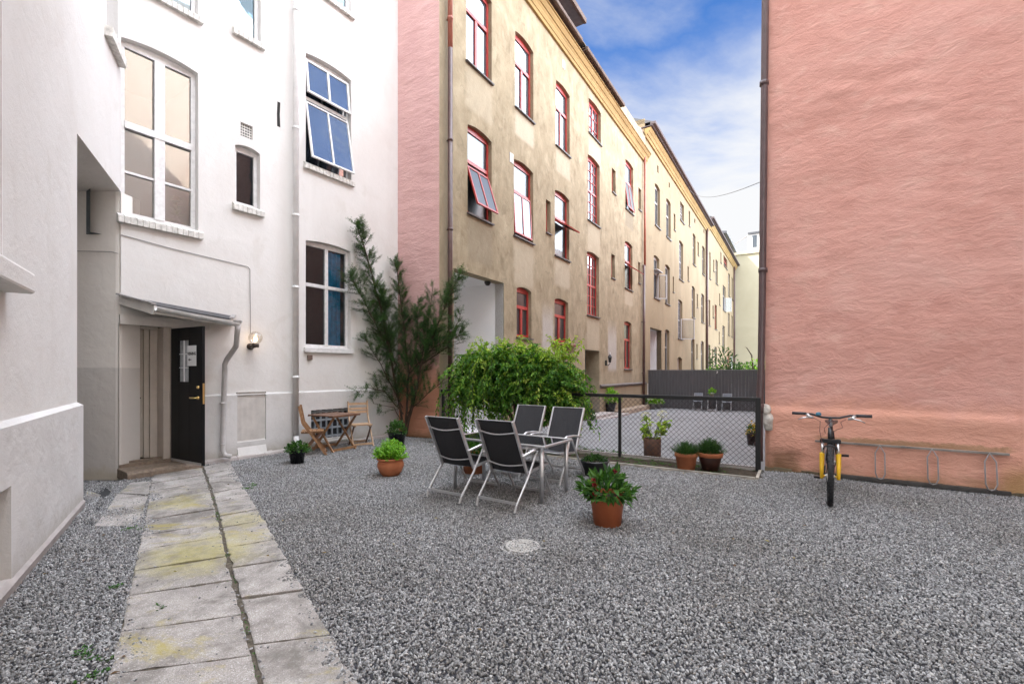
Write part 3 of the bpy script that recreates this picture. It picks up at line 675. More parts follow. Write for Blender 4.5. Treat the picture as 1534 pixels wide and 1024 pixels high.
prof2 = [(a*.93, b*.93+.001) for a, b in prof][::-1]
q.prism([(fl[0]-.0, -p_-.055+a, fl[1]-.015+b) for a, b in prof+prof2], (fr_[0]-fl[0]+.10, 0, fr_[1]-fl[1]-.035)); q.build('gutter', ZINC, cano)
# its downpipe
a = WF.xz(352, 490, -p_-.055); b_ = WF.xz(349, 521, -.35); c_ = WF.xz(337, 543, -.12); d_ = WF.xz(333.5, 672, -.12)
mb = MB(); pth = [(fr_[0]+.09, -p_-.055, fr_[1]-.06), (fr_[0]+.09, -p_-.05, fr_[1]-.14), (b_[0]+.02, -.42, b_[1]+.03), (c_[0]+.01, -.16, c_[1]+.05), (c_[0], -.12, c_[1]-.02), (d_[0], -.12, .22), (d_[0]+.02, -.15, .13), (d_[0]+.10, -.20, .10)]
mb.tube(pth, .042, 14)
mb.lathe([(.03, 0), (.075, .07), (.08, .085), (.07, .085), (.05, .02)], 4, 0, (fr_[0]+.09, -p_-.055, fr_[1]-.085))
for zz in (1.02, .32): mb.tube([(d_[0], -.12, zz-.012), (d_[0], -.12, zz+.012)], .047, 14); mb.bar((d_[0], -.08, zz), (d_[0], .0, zz), .02, .015)
mb.build('downpipe', DPIPE, white, smooth=True)
# lamp with clear globe beside the canopy
lx, lz = WF.xz(383, 510, -.2)
lamp = thing('wall_lamp', 'lit globe wall lamp on a dark bracket beside the door canopy', 'lamp', M=WF.M @ Matrix.Translation((lx, 0, lz)))
q = MB(); q.lathe([(0, 0), (.06, 0), (.06, -.03), (.035, -.05)], 16, 0, (0, 0, -.10), 'y'); q.tube([(0, -.03, -.10), (0, -.17, -.10)], .03, 10); q.lathe([(0, -.12), (.06, -.12), (.06, -.055), (.045, -.05)], 16, 0, (0, -.19, 0)); q.build('bracket', simple('brown_bracket', (.05, .035, .03), .4), lamp, smooth=True)
GLOBE = Mat('clear_globe_glass'); fr0 = GLOBE.n('ShaderNodeFresnel'); fr0.inputs[0].default_value = 1.45
t1 = GLOBE.n('ShaderNodeBsdfTransparent'); t1.inputs[0].default_value = (.95, .93, .9, 1); t2 = GLOBE.n('ShaderNodeBsdfGlossy'); t2.inputs['Roughness'].default_value = .05; mx = GLOBE.n('ShaderNodeMixShader')
GLOBE.l(GLOBE.math('ADD', GLOBE.math('MULTIPLY', fr0.outputs[0], .35), .10), mx.inputs[0]); GLOBE.l(t1.outputs[0], mx.inputs[1]); GLOBE.l(t2.outputs[0], mx.inputs[2]); GLOBE.l(mx.outputs[0], GLOBE.out.inputs[0]); GLOBE = GLOBE.m
q = MB(); rg = .115; q.lathe([(rg*math.sin(math.pi*k/14)*1.0+(.0 if 0 < k < 14 else .001), -rg*math.cos(math.pi*k/14)) for k in range(1, 15)], 24, 0, (0, -.19, .05)); q.build('globe', GLOBE, lamp, smooth=True)
BULB = Mat('warm_bulb'); BULB.b.inputs['Emission Color'].default_value = (1, .62, .25, 1); BULB.b.inputs['Emission Strength'].default_value = 12; BULB = BULB.m
q = MB(); q.lathe([(.001, -.035), (.02, -.03), (.032, 0), (.026, .025), (.001, .035)], 14, 0, (0, -.19, .02)); q.build('bulb', BULB, lamp, smooth=True)
# vase with a white rose on the sill inside the tall window
vx, vz = WF.xz(265, 330, .22)
vase = thing('flower_vase', 'small purple vase with one white rose inside the tall window', 'vase', M=WF.M @ Matrix.Translation((vx, .24, o_big['z0']+.075)))
q = MB(); q.lathe([(.001, 0), (.05, .0), (.075, .05), (.06, .10), (.025, .13), (.03, .16)], 18); q.build('vase', simple('purple_glass', (.06, .04, .10), .15), vase, smooth=True)
q = MB(); q.tube([(0, 0, .1), (.01, 0, .25), (-.005, 0, .42)], .006, 6)
for k in range(16): q.leaf(Vector((0, 0, .16+.012*k)), Vector((math.cos(k*2.4), math.sin(k*2.4), .5)), Vector((0, 0, 1)), .11, .055, 0)
q.build('stem', L_DARK, vase)
q = MB()
for k in range(26):
    a = k*2.4; q.leaf(Vector((-.005, 0, .42)), Vector((math.cos(a)*.8, math.sin(a)*.8, .2+k*.05)), Vector((0, 0, 1)), .085, .07, 0, .4)
q.build('rose', PETALW, vase)
# ================================================================== THE OCHRE HOUSE (first of the terrace)
PA = 31.8
TO3 = G(658, 657.5); TF = Frame((TO3.x, TO3.y), PA)
tan = thing('tenement_house', 'weathered ochre tenement with red window frames, nearest of the terrace', 'building', M=TF.M)
X1T = TF.x(966.5); GL = -.45
def tw(l, r, tr, br, arch=.08, **k): return op(TF, l, r, tr, br, arch, .20, **k)
cn_x, cn_z = TF.xz(876, 123); COR = cn_z
ops = []
row1 = [tw(698.6, 736.6, 5, 126), tw(771.8, 799, 79, 185.5), tw(832.9, 853.4, 143.5, 235)]
row2 = [tw(700.5, 736.6, 213.5, 336), tw(770, 798.8, 260.5, 365.5), tw(831.4, 852.9, 300, 391)]
def snap(rows, arch=.13):
    a = sum(o['z0'] for o in rows)/len(rows); b = sum(o['z1'] for o in rows)/len(rows)
    for o in rows: o['z0'] = a; o['z1'] = b
snap(row1); snap(row2)
row3 = [tw(774, 796.2, 437, 507), tw(830.7, 851.3, 455, 514)]; snap(row3)
st = [tw(881.9, 900.2, 170.5, 218.5, .07), tw(880.5, 898.4, 249.6, 341, .08), tw(879.4, 897.5, 387, 475.5, .08)]
rc = [tw(937, 948.7, 253, 322.5), tw(936.2, 947.4, 369.7, 436), tw(935, 946.2, 485.5, 552.5)]
nar = [tw(818, 825, 303, 351, 0), tw(916.7, 922.3, 257, 292, 0), tw(915.8, 921.2, 383, 418, 0), tw(956.4, 960.6, 285, 317, 0), tw(956, 959.4, 394, 425, 0)]
cel1 = tw(937.6, 948, 586, 594, 0)
passg = op(TF, 680, 755, 424, 640, 0, .3); passg['z0'] = GL
dor = op(TF, 876.5, 898, 525.5, 640, 0, .62); dor['z0'] = -.12
PLT = TF.xz(925, 576)[1]
allops = row1+row2+row3+st+rc+nar+[passg, dor]
WT = COR + 1.5
mb = MB(); wall_with_holes(mb, 0, X1T, GL, WT, allops+[cel1], 0, 0, step=1.0)
wall_with_holes(mb, 0, X1T, GL, WT, [dict(x0=passg['x0']-.2, x1=passg['x1'], z0=GL, z1=passg['z1'], depth=.01)], 0, 12.0); mb.quad((X1T, 0, GL), (X1T, 12, GL), (X1T, 12, WT), (X1T, 0, WT))
bands_ = [(o['x0']-.06, o['x1']+.08, o['z0']-rnd.uniform(.7, 1.5), o['z0']-.02, rnd.choice(((.47, .41, .31), (.43, .37, .27), (.24, .20, .14))), rnd.uniform(.5, .85)) for o in row1+row2+st+rc]
bands_ += [(11.1, 12.3, 1.6, 3.4, (.48, .46, .44), .6), (5.0, 5.9, 2.0, 3.5, (.50, .48, .46), .6), (.0, .5, -.5, 14, (.27, .22, .155), .6)]
TAN = make_tan(bands_)
mb.build('wall', TAN, tan)
RS = (.04, .07, .05, SLATE, False)
for o in row1: window(tan, o, 'T', REDP, GL_SKY, sill=RS, y=.11, fw=.075)
W0 = window(tan, row2[0], 'T2', REDP, GL_DRK, sill=RS, y=.11, fw=.075, sash=('top', .06, .94, .06, .55, 18, True), curtain=(CURT, [(.62, .95, .05, .6)]))
W1 = window(tan, row2[1], 'T2', REDP, GL_DRK, sill=RS, y=.11, fw=.07, sash=('top', .05, .95, .04, .6, 3, True))
W2 = window(tan, row2[2], 'T2', REDP, GL_DRK, sill=RS, y=.11, fw=.075, sash=('top', .05, .95, .28, .55, 62, False), curtain=(CURT, [(.45, .9, .03, .6)]))
for o in row3: window(tan, o, 'T', REDP, GL_DRK, sill=RS, y=.11, fw=.075, curtain=(CURT, [(.05, .95, .03, .97)]))
window(tan, st[0], 'stairshort', REDP, GL_SKY, sill=RS, y=.13, fw=.06)
for o in st[1:]: window(tan, o, 'stair', REDP, GL_SKY, sill=RS, y=.13, fw=.06)
window(tan, rc[0], 'T2', REDP, GL_DRK, sill=RS, y=.11, fw=.075, sash=('top', .05, .95, .03, .58, 8, True))
window(tan, rc[1], 'T2', REDP, GL_DRK, sill=RS, y=.11, fw=.075, sash=('top', .05, .95, .18, .55, 55, False))
window(tan, rc[2], 'T', REDP, GL_DRK, sill=RS, y=.11, fw=.075)
for o in nar: window(tan, o, 'plain', REDP, GL_DRK, sill=(.02, .06, .05, SLATE, False), y=.14, fw=.04)
# ground floor shelf sill on the second window (wide slab)
q = MB(); o = row3[1]; q.box(o['x0']-.1, o['x1']+.55, -.16, 0, o['z0']-.10, o['z0']-.051); q.build('sill_shelf', simple('red_brown_sill', (.20, .06, .05), .6), tan)
q = MB(); q.box(cel1['x0']-.0, cel1['x1'], .1, .14, cel1['z0'], cel1['z1']); q.build('cellar_hatch', DARK, tan)
# plinth, moulding, foot of the wall
q = MB(); 
for a, b in ((passg['x1']+.02, dor['x0']-.02), (dor['x1']+.02, X1T)):
    q.prism([(a, -.05, PLT-.09), (a, 0.002, PLT-.09), (a, .002, PLT+.06), (a, -.03, PLT+.05), (a, -.09, PLT+.01), (a, -.09, PLT-.03)], (b-a, 0, 0))
q.build('plinth_moulding', simple('dark_moulding', (.12, .10, .09), .7, var=.3), tan)
q = MB(); q.box(dor['x1']+.02, X1T, -.02, .002, GL, PLT-.09); q.box(passg['x1']+.02, dor['x0']-.02, -.02, .002, GL, PLT-.09)
wp = q.build('plinth', TAN2, tan)
# carriage passage, white inside
x0, x1 = passg['x0'], passg['x1']; zt = passg['z1']
q = MB(); y0 = .3; y1 = 12
q.quad((x0-.2, y0, GL), (x0-.2, y1, GL), (x0-.2, y1, zt+.2), (x0-.2, y0, zt+.2)); q.quad((x1, .02, GL), (x1, y1, GL), (x1, y1, zt+.2), (x1, .02, zt+.2))
q.quad((x0-.2, y0, zt), (x1, y0, zt), (x1, y1, zt), (x0-.2, y1, zt)); q.quad((x0-.2, y0, GL+.4), (x1, y0, GL+.4), (x1, y1, GL+.4), (x0-.2, y1, GL+.4))
q.build('passage', LINEN, tan)

q = MB(); cx, cz = TF.xz(741, 427, .0); q.lathe([(.001, 0), (.09, 0), (.09, -.05), (.05, -.11), (.001, -.12)], 14, 0, (x1-.45, .25, zt)); q.build('ceiling_lamp', BLKIRON, tan, smooth=True)
# house door in its deep reveal
q = MB(); q.box(dor['x0']+.01, dor['x1']-.01, .60, .64, -.12, dor['z1']-.35); q.box(dor['x0']+.01, dor['x1']-.01, .59, .65, dor['z1']-.35, dor['z1'])
for t in (.08, .55):
    for (za, zb) in ((.1, .9), (1.05, 1.8)): q.box(dor['x0']+(dor['x1']-dor['x0'])*t, dor['x0']+(dor['x1']-dor['x0'])*(t+.36), .585, .6, za, zb)
q.build('door', simple('very_dark_door', (.018, .016, .015), .4), tan)
q = MB(); q.box(dor['x0']-.25, dor['x1']+.35, -.55, .6, GL, -.12); q.box(dor['x0']-.15, dor['x1']+1.6, -.75, -.022, GL, -.24); q.build('doorstep', CONC, tan, bevel=.015)
# lantern
lx, lz = TF.xz(907, 541)
lan = thing('wall_lantern', 'small black wrought lantern beside the dark door of the ochre house', 'lantern', M=TF.M @ Matrix.Translation((lx, 0, lz)))
q = MB(); q.tube([(0, 0, -.12), (0, -.12, -.18), (0, -.20, -.10), (0, -.20, -.04)], .014, 6); q.lathe([(.06, -.18), (.06, .04)], 10, 0, (0, -.012, 0)); q.build('bracket', BLKIRON, lan)
q = MB(); q.lathe([(.001, -.06), (.05, -.05), (.085, .16), (.10, .17), (.05, .26), (.012, .30), (.001, .31)], 6, 0, (0, -.20, 0)); q.build('lantern_case', BLKIRON, lan)
q = MB(); q.lathe([(.02, .30), (.028, .36), (.001, .40)], 8, 0, (0, -.20, 0)); q.build('finial', PLAST, lan)
# cornice and eaves
q = MB()
for (ya, za, yb, zb) in ((.0, .0, -.10, .10), (.0, .10, -.16, .20), (.0, .20, -.20, .30), (.0, .30, -.30, .42), (.0, .42, -.34, .47)):
    q.prism([(-.2, .05, COR+za), (-.2, yb*.75, COR+za), (-.2, yb, COR+zb-.02), (-.2, yb, COR+zb), (-.2, .05, COR+zb)], (X1T+.2, 0, 0))
q.build('cornice', YELL, tan)
def eave(xa, xb, zz, pr, nm='eave'):
    q = MB(); q.box(xa, xb, -pr, .3, zz, zz+.10)
    for k in range(int((xb-xa)/.9)+1):
        xx = xa+.1+.9*k
        if xx < xb-.1: q.box(xx, xx+.10, -pr+.08, .01, zz-.16, zz-.001)
    e = q.build(nm, EAVE, tan)
    g = MB(); g.box(xa-.03, xb+.03, -pr-.12, -pr-.002, zz-.01, zz+.13); g.box(xa-.03, xb+.03, -pr-.03, .3, zz+.101, zz+.15); g.build('gutter', GUTT, e, bevel=.03)
    return e
eA = (TF.x(874, -.5), COR+.60); eB = (TF.x(937, -.5), COR+.60); eB0 = TF.x(882, -.5)
eave(-.3, eA[0], eA[1], .36); eave(eB0, eB[0], eB[1], .36)
q = MB(); q.prism([(eB[0]+.05, -.12, COR+.47), (eB[0]+.05, .3, COR+.47), (eB[0]+.05, .3, COR+.75), (eB[0]+.05, -.12, COR+.72)], (X1T-eB[0]-.05, 0, 0)); q.build('parapet', simple('parapet_sheet', (.22, .18, .145), .8, var=.2), tan)
q = MB(); zt = eA[1]+.10
q.prism([(-.3, -.4, zt+.06), (-.3, 6, zt+4.2), (-.3, 12, zt+.06)], (eB[0]+.3, 0, 0)); q.prism([(eB[0], .1, COR+.5), (eB[0], 6, COR+4.4), (eB[0], 12, COR+.5)], (X1T-eB[0], 0, 0))
q.build('roof', ROOFD, tan)
# roof dormer whose eave shows above the gutter
dx, dz_ = TF.xz(873, 33, .2)
q = MB(); q.box(dx-5, dx-.5, .7, 5, zt+.4, dz_-.1); q.box(dx-5.3, dx, .15, 5, dz_-.1, dz_+.06); q.build('dormer', simple('dormer_sheet', (.10, .09, .09), .5, var=.3), tan)
q = MB(); q.box(dx-5.3, dx+.02, .04, .149, dz_-.12, dz_+.08); q.build('dormer_gutter', GUTT, tan, bevel=.02)
# firewall end piece on the roof
fx, fz = TF.xz(966, 200, .0); q = MB(); q.prism([(X1T-.45, .1, COR+.3), (X1T-.45, .1, fz+.15), (X1T-.45, .9, fz+1.0), (X1T-.45, 6, fz+4), (X1T-.45, 6, COR+.3)], (.42, 0, 0)); q.build('fire_wall', simple('fire_wall_sheet', (.30, .26, .26), .5, .2, var=.3), tan)
# pipes
def dpipe(fr, parent, px, z0, z1, d, r, mat, name='downpipe', brk=(), M=None):
    xx = fr.x(px, -d); q = MB(); q.tube([(xx, -d, z0), (xx, -d, z1)], r, 12)
    for zz in brk: q.tube([(xx, -d, zz-.03), (xx, -d, zz+.03)], r*1.18, 12); q.box(xx-.012, xx+.012, -d+.02, .01, zz-.015, zz+.015)
    return q.build(name, mat, parent, M, smooth=True), xx
zc = TF.xz(674, 72, -.1)[1]
dpipe(TF, tan, 674.5, GL, zc, .10, .058, BROWNPIPE, brk=(2.5, 4.9, 7.0))
dpipe(TF, tan, 674.5, zc+.002, COR+.6, .10, .058, REDPIPE, brk=(zc+.7, 11))
dpipe(TF, tan, 964.5, GL, 7.2, .12, .07, BROWNPIPE, brk=(1.5, 4.2)); dpipe(TF, tan, 966, 7.2, COR+.2, .12, .06, REDPIPE)
# small white wall vents
for (px, py) in ((766, 237), (844, 97)):
    a, b = TF.xz(px, py); q = MB(); q.box(a-.10, a+.10, -.015, .0, b-.14, b+.14); q.box(a-.06, a+.06, -.018, -.0151, b-.10, b+.10); q.build('vent', simple('vent_paint', (.55, .52, .48), .7), tan)
# pink end wall of the ochre house
GM = Frame((WC.x, WC.y), PA + 90); gl = (Vector((TO3.x, TO3.y, 0)) - Vector((WC.x, WC.y, 0))).dot(GM.u)
e3 = WC; EF = Frame((WC.x, WC.y), math.degrees(math.atan2(TO3.x-WC.x, TO3.y-WC.y))); el = ((TO3.x-WC.x)**2+(TO3.y-WC.y)**2)**.5
mb = MB(); nx_, nz2 = 18, 170
def gw(x, z): return Vector((x, .012*noise.noise(Vector((x*1.5, z*4.5, 3)))+.008*noise.noise(Vector((x*4, z*12, 7))), z))
for i in range(nx_):
    for j in range(nz2):
        xa, xb = -.3+(el+.3)*i/nx_, -.3+(el+.3)*(i+1)/nx_; za, zb = -.2+14.2*j/nz2, -.2+14.2*(j+1)/nz2
        pts = [(xa, za), (xb, za), (xb, zb), (xa, zb)]
        mb.quad(*[gw(*p) if p[0] < el-.001 else (p[0], 0, p[1]) for p in pts])
mb.build('end_wall', PINK2, tan, EF.M, smooth=True)

# ================================================================== SECOND AND THIRD HOUSES OF THE TERRACE
def house(name_label, xs, xe, wall, zc):
    fr = Frame(TF.w(xs, 0.03), PA)
    return fr, thing('tenement_house', name_label, 'building', M=fr.M)
X2E = TF.x(1060); X3E = TF.x(1101.5)
T2, tan2 = house('paler ochre tenement with dark windows behind the grey board fence', X1T+.01, X2E, TAN2, 0)
def o2(l, r, t, b, arch=.1): return op(T2, l, r, t, b, arch, .22)
A = [o2(981, 988.7, 285, 346), o2(998.1, 1004.8, 307, 362), o2(1037.7, 1042, 357, 399), o2(1051.8, 1055.8, 371, 411)]
B = [o2(979.4, 987.7, 389, 449), o2(996.5, 1003.5, 403, 456.5), o2(1036.3, 1041, 433, 477), o2(1050.4, 1055, 443, 484)]
Cc = [o2(996, 1002.8, 495, 551), o2(1035.5, 1040.5, 509, 560), o2(1050, 1054.3, 514, 562)]
for q_ in (A, B, Cc): snap(q_)
stw = [o2(1018.9, 1024.7, 309, 336, 0), o2(1017.2, 1023.5, 367, 422, .1), o2(1015.6, 1022.2, 453, 508, .1)]
nr = [o2(1009.3, 1011.8, 322, 346, 0), o2(1031.7, 1033.8, 318, 340, 0), o2(1045, 1047, 364, 383.5, 0), o2(1007.8, 1009.8, 415, 438, 0), o2(1030, 1032, 400, 421, 0), o2(1043.8, 1045.5, 441, 461, 0), o2(1043.3, 1045, 515.5, 537, 0)]
vents = [o2(984.5, 986.5, 250, 260, 0), o2(1001.8, 1003.6, 275, 282, 0), o2(1040, 1041.5, 329, 335, 0), o2(1053.8, 1055.2, 345, 350, 0)]
gate2 = o2(974, 991, 495, 640, 0); gate2['z0'] = -.45; gate2['depth'] = .3
sdoor = o2(1014.7, 1021.7, 538, 600, .15); sdoor['z0'] = -.45
cz = T2.xz(1055, 337)[1]; C2 = (T2.xz(985, 240)[1] + T2.xz(1050, 331)[1]) / 2
L2 = X2E-X1T-.01
mb = MB(); wall_with_holes(mb, 0, L2, -.5, C2+1.0, A+B+Cc+stw+nr+vents+[gate2, sdoor], 0, 0, step=1.5)
mb.quad((0, 0, -.5), (0, 12, -.5), (0, 12, C2+1), (0, 0, C2+1)); mb.quad((0, 12, -.5), (L2, 12, -.5), (L2, 12, C2+1), (0, 12, C2+1)); mb.quad((L2, 0, -.5), (L2, 12, -.5), (L2, 12, C2+1), (L2, 0, C2+1)); mb.build('wall', TAN2, tan2)
DS = (.03, .08, .07, SLATE, False)
for o in A+B+Cc: window(tan2, o, 'T2', GREYP, GL_DRK, sill=DS, y=.15, fw=.07)
for o in stw: window(tan2, o, 'stair', GREYP, GL_DRK, sill=DS, y=.15, fw=.06)
for o in nr: window(tan2, o, 'plain', GREYP, GL_DRK, sill=(.02, .06, .06, SLATE, False), y=.16, fw=.04)
for o in vents: q = MB(); q.box(o['x0'], o['x1'], .1, .14, o['z0'], o['z1']); q.build('vent', DARK, tan2)
GREYPL = simple('worn_white_paint', (.5, .5, .5), .5)
def casement(parent, fr, o, w, z0, z1, ang, two=False, fw=.05):
    q = MB(); g = MB(); h = z1-z0
    q.box(0, fw, -.03, .03, 0, h); q.box(w-fw, w, -.03, .03, 0, h); q.box(fw, w-fw, -.03, .03, 0, fw); q.box(fw, w-fw, -.03, .03, h-fw, h)
    g.box(fw*.5, w-fw*.5, -.004, .004, fw*.5, h-fw*.5)
    L = MW[parent] @ Matrix.Translation((o['x1']-.02, .10, z0)) @ Matrix.Rotation(R(ang), 4, 'Z')
    s_ = q.build('open_casement', GREYPL, parent, L); g.build('casement_pane', GL_CLR, s_, L)
o = B[0]; H_ = o['z1']-o['z0']; casement(tan2, T2, o, .55, o['z0']+.05, o['z0']+H_*.60, -62)
q = MB(); q.box(o['x0']+.02, o['x1']-.02, -.22, .1, o['z0']+H_*.63, o['z0']+H_*.645); q.build('awning_sash', GREYPL, tan2)
o = stw[2]; casement(tan2, T2, o, 1.05, o['z0']+.02, o['z0']+.02+1.45, -50)
q = MB(); x0, x1, zt = gate2['x0'], gate2['x1'], gate2['z1']
q.quad((x0-.1, .3, -.45), (x0-.1, 5, -.45), (x0-.1, 5, zt+.1), (x0-.1, .3, zt+.1)); q.quad((x1, .02, -.45), (x1, 5, -.45), (x1, 5, zt+.1), (x1, .02, zt+.1)); q.quad((x0-.1, .3, zt), (x1, .3, zt), (x1, 5, zt), (x0-.1, 5, zt))
q.build('passage', LINEN, tan2)
q = MB(); q.box(x0-.1, x1, 5, 5.1, -.45, zt); q.build('passage_gate', simple('grey_gate', (.16, .15, .15), .6), tan2)
q = MB(); q.box(sdoor['x0'], sdoor['x1'], .2, .24, -.45, sdoor['z1']); q.build('side_door', simple('brown_side_door', (.18, .13, .09), .6), tan2)
def cornice(parent, L, z, k=1.0):
    q = MB()
    for (za, yb, zb) in ((0, -.12, .14), (.14, -.22, .30), (.30, -.34, .46)):
        q.prism([(0, .05, z+za*k), (0, yb*.7, z+za*k), (0, yb, z+zb*k-.02), (0, yb, z+zb*k), (0, .05, z+zb*k)], (L, 0, 0))
    q.build('cornice', YELL, parent)
    q = MB(); q.box(-.05, L+.05, -.60, -.30, z+.56*k, z+.72*k); q.box(-.05, L+.05, -.45, .2, z+.50*k, z+.559*k); q.build('gutter', simple('lead_gutter', (.12, .10, .10), .85, spec=.05), parent, bevel=.03)
    q = MB(); q.prism([(0, -.45, z+.735*k), (0, 6, z+3.6), (0, 12, z+.735*k)], (L, 0, 0)); q.build('roof', ROOFD, parent)
cornice(tan2, L2, C2)
T3, tan3 = house('far ochre tenement between two dark downpipes at the end of the terrace', X2E+.01, X3E, TAN2, 0)
L3 = X3E-X2E-.01; C3 = T3.xz(1090, 387)[1]
def o3(l, r, t, b, arch=0): return op(T3, l, r, t, b, arch, .2)
raw3 = [(1062.6,1064.6,379,418.5),(1068.4,1070,390,407),(1072,1075.3,392,427),(1079.2,1080.7,379,394.5),(1084,1089.5,390,404.5),(1091,1093.6,412,445),(1096,1098,418,450),
        (1061.6,1064,450,488),(1067.5,1069,458,475.5),(1070.7,1074,458,494),(1077.3,1078.8,440,457),(1082.8,1087,431,467),(1090.6,1093,470,502.5),(1095.8,1097.8,474,505),
        (1082.3,1085.8,489,527),(1076.7,1078.2,497,514),(1066.7,1068.3,523,541),(1070.4,1073.7,520,547),(1061,1064,517,552),(1090,1092.8,527,552)]
W3 = [o3(*r) for r in raw3]; wd = o3(1094.8, 1099.4, 533, 590); wd['z0'] = -.45
mb = MB(); wall_with_holes(mb, 0, L3, -.5, C3+1, W3+[wd], 0, 0, step=2)
mb.quad((0, 0, -.5), (0, 12, -.5), (0, 12, C3+1), (0, 0, C3+1)); mb.quad((0, 12, -.5), (L3, 12, -.5), (L3, 12, C3+1), (0, 12, C3+1)); mb.build('wall', TAN2, tan3)
for i, o in enumerate(W3): window(tan3, o, 'T2' if o['x1']-o['x0'] > .75 else 'plain', REDP if i in (4, 9, 19) else GREYP, GL_DRK, sill=(.03, .08, .08, SLATE, False), y=.14, fw=.07)
o = W3[11]; casement(tan3, T3, o, .8, o['z0']+.05, o['z0']+1.6, -55)
q = MB(); q.box(wd['x0'], wd['x1'], .15, .2, -.45, wd['z1']); q.build('door', PLAST, tan3)
cornice(tan3, L3, C3)
dx, dz_ = T3.xz(1075, 352, 1.5); d2 = T3.x(1096, 1.5)
q = MB(); q.prism([(dx, .6, C3+.8), (dx, .9, dz_), (dx, 6, dz_+.6), (dx, 6, C3+.8)], (d2-dx-1.0, 0, 0), 0); dm = q.build('dormer', CREAM, tan3)
q = MB(); q.prism([(dx-.3, .4, dz_+.02), (dx-.3, .4, dz_+.3), (dx-.3, 6, dz_+.95), (dx-.3, 6, dz_+.66)], (d2-dx-.4, 0, 0)); q.prism([(d2-1.0, .9, C3+.8), (d2-1.0, .9, dz_), (d2-.2, 1.1, C3+.8)], (0, 5, 0)); q.build('dormer_roof', ROOFD, dm)
dpipe(T2, tan2, 1059.3, -.45, C2+.5, .12, .10, BROWNPIPE, brk=(3, 8)); dpipe(T3, tan3, 1100.2, -.45, C3+.3, .12, .10, BROWNPIPE, brk=(3, 8))
# ---- pale yellow house closing the yard
CF = Frame(TF.w(X3E+.3, -9), PA + 90)
cross = thing('corner_house', 'pale cream house closing the far end of the yard, blank wall with a roof terrace', 'building', M=CF.M)
xx, CZ = CF.xz(1122, 380)
mb = MB(); mb.box(-12, 16, 0, 10, -.5, CZ); mb.build('wall', CREAM, cross)
q = MB(); q.box(-12, 16, -.25, .5, CZ+.001, CZ+.28); q.build('cornice', simple('cream_cornice', (.66, .58, .40), .8), cross)
a = CF.xz(1119, 377); b = CF.xz(1139, 347)
q = MB(); q.box(a[0], b[0]+6, .8, 6, CZ+.281, b[1]); pe = q.build('roof_storey', simple('white_roof_storey', (.78, .77, .74), .8), cross)
q = MB(); wx, wz = CF.xz(1127, 371, .79); wx2, wz2 = CF.xz(1134, 352, .79); q.box(wx, wx2, .76, .799, wz, wz2); q.build('window', GL_DRK, pe)
q = MB(); q.box(wx-.5, b[0]+6, .5, 6.2, b[1]+.001, b[1]+.25); q.build('roof_edge', ROOFD, pe)
q = MB(); e0 = CF.xz(1101, 366, 1.2); e1 = CF.xz(1125, 353, 1.2); n = 10
q.tube([(e0[0]+(e1[0]-e0[0])*k/n, 1.2, e0[1]+(e1[1]-e0[1])*math.sin(math.pi/2*k/n)) for k in range(n+1)], .05, 6); q.build('terrace_rail', GREYPIPE, cross)

# ================================================================== THE PINK HOUSE
PO = G(1146, 703.5); PF = Frame((PO.x, PO.y), 34.3 + 90)
pink = thing('corner_house', 'salmon pink house with rough plaster gable on the right', 'building', M=PF.M)
PLEN = 4.9; HP = 10.5
mb = MB(); st_ = .06
def pz(x, z):
    led = PF_LEDGE - .0
    d = .016*noise.noise(Vector((x*1.1, z*2.0, .5))) + .013*noise.noise(Vector((x*2.6+z*1.1, z*5.2, 5)))*(.4+max(0, noise.noise(Vector((x*.8, z*.8, 30))))*1.8) + .008*noise.noise(Vector((x*8, z*13, 9)))*(.3+max(0, noise.noise(Vector((x*.9, z*.9, 40))))*2)
    d += .022*max(0, noise.noise(Vector((x*.7, z*2.0, 12))))**1.5
    dl = z - (led + .012*noise.noise(Vector((x*1.7, 2, 4))))
    prot = -.042*(1/(1+math.exp(max(-40, min(40, dl*90)))))
    return d*1.0 + prot
PF_LEDGE = PF.xz(1336, 619)[1]
zs = []; z = -.15
while z < HP: zs.append(z); z += .035 if z < 8.5 else .5
nxp = int(PLEN/.045)
base = len(mb.v)
for j, z in enumerate(zs):
    for i in range(nxp+1):
        x = PLEN*i/nxp
        e = 0.0 if 0 < i < nxp else .02
        mb.v.append((x, pz(x, z)+.01 if i else .02, z))
for j in range(len(zs)-1):
    for i in range(nxp):
        mb.f.append((j*(nxp+1)+i, j*(nxp+1)+i+1, (j+1)*(nxp+1)+i+1, (j+1)*(nxp+1)+i)); mb.m.append(0)
mb.build('wall', PINK, pink, smooth=True)
mb = MB(); mb.quad((0, .02, -.5), (0, 34, -.5), (0, 34, HP), (0, .02, HP)); mb.quad((PLEN, .0, -.5), (PLEN, 34, -.5), (PLEN, 34, HP), (PLEN, 0, HP)); mb.quad((0, 0, HP-.3), (PLEN, 0, HP-.3), (PLEN, 34, HP-.3), (0, 34, HP-.3)); mb.quad((0, 34, -.5), (PLEN, 34, -.5), (PLEN, 34, HP), (0, 34, HP))
mb.build('side_wall', PINK, pink)
mb = MB()
for k in range(40):
    a = PLEN*k/40; j = rnd.uniform(.0, .05); mb.prism([(a, -.05-j, -.05), (a, .03, -.05), (a, .03, .06+j*.6), (a, -.03-j*.5, .05+j*.3)], (PLEN/40, 0, 0))
mb.build('footing', simple('mossy_footing', (.11, .085, .05), .9, var=.5, vscale=9, bump=.6), pink)
mb = MB()
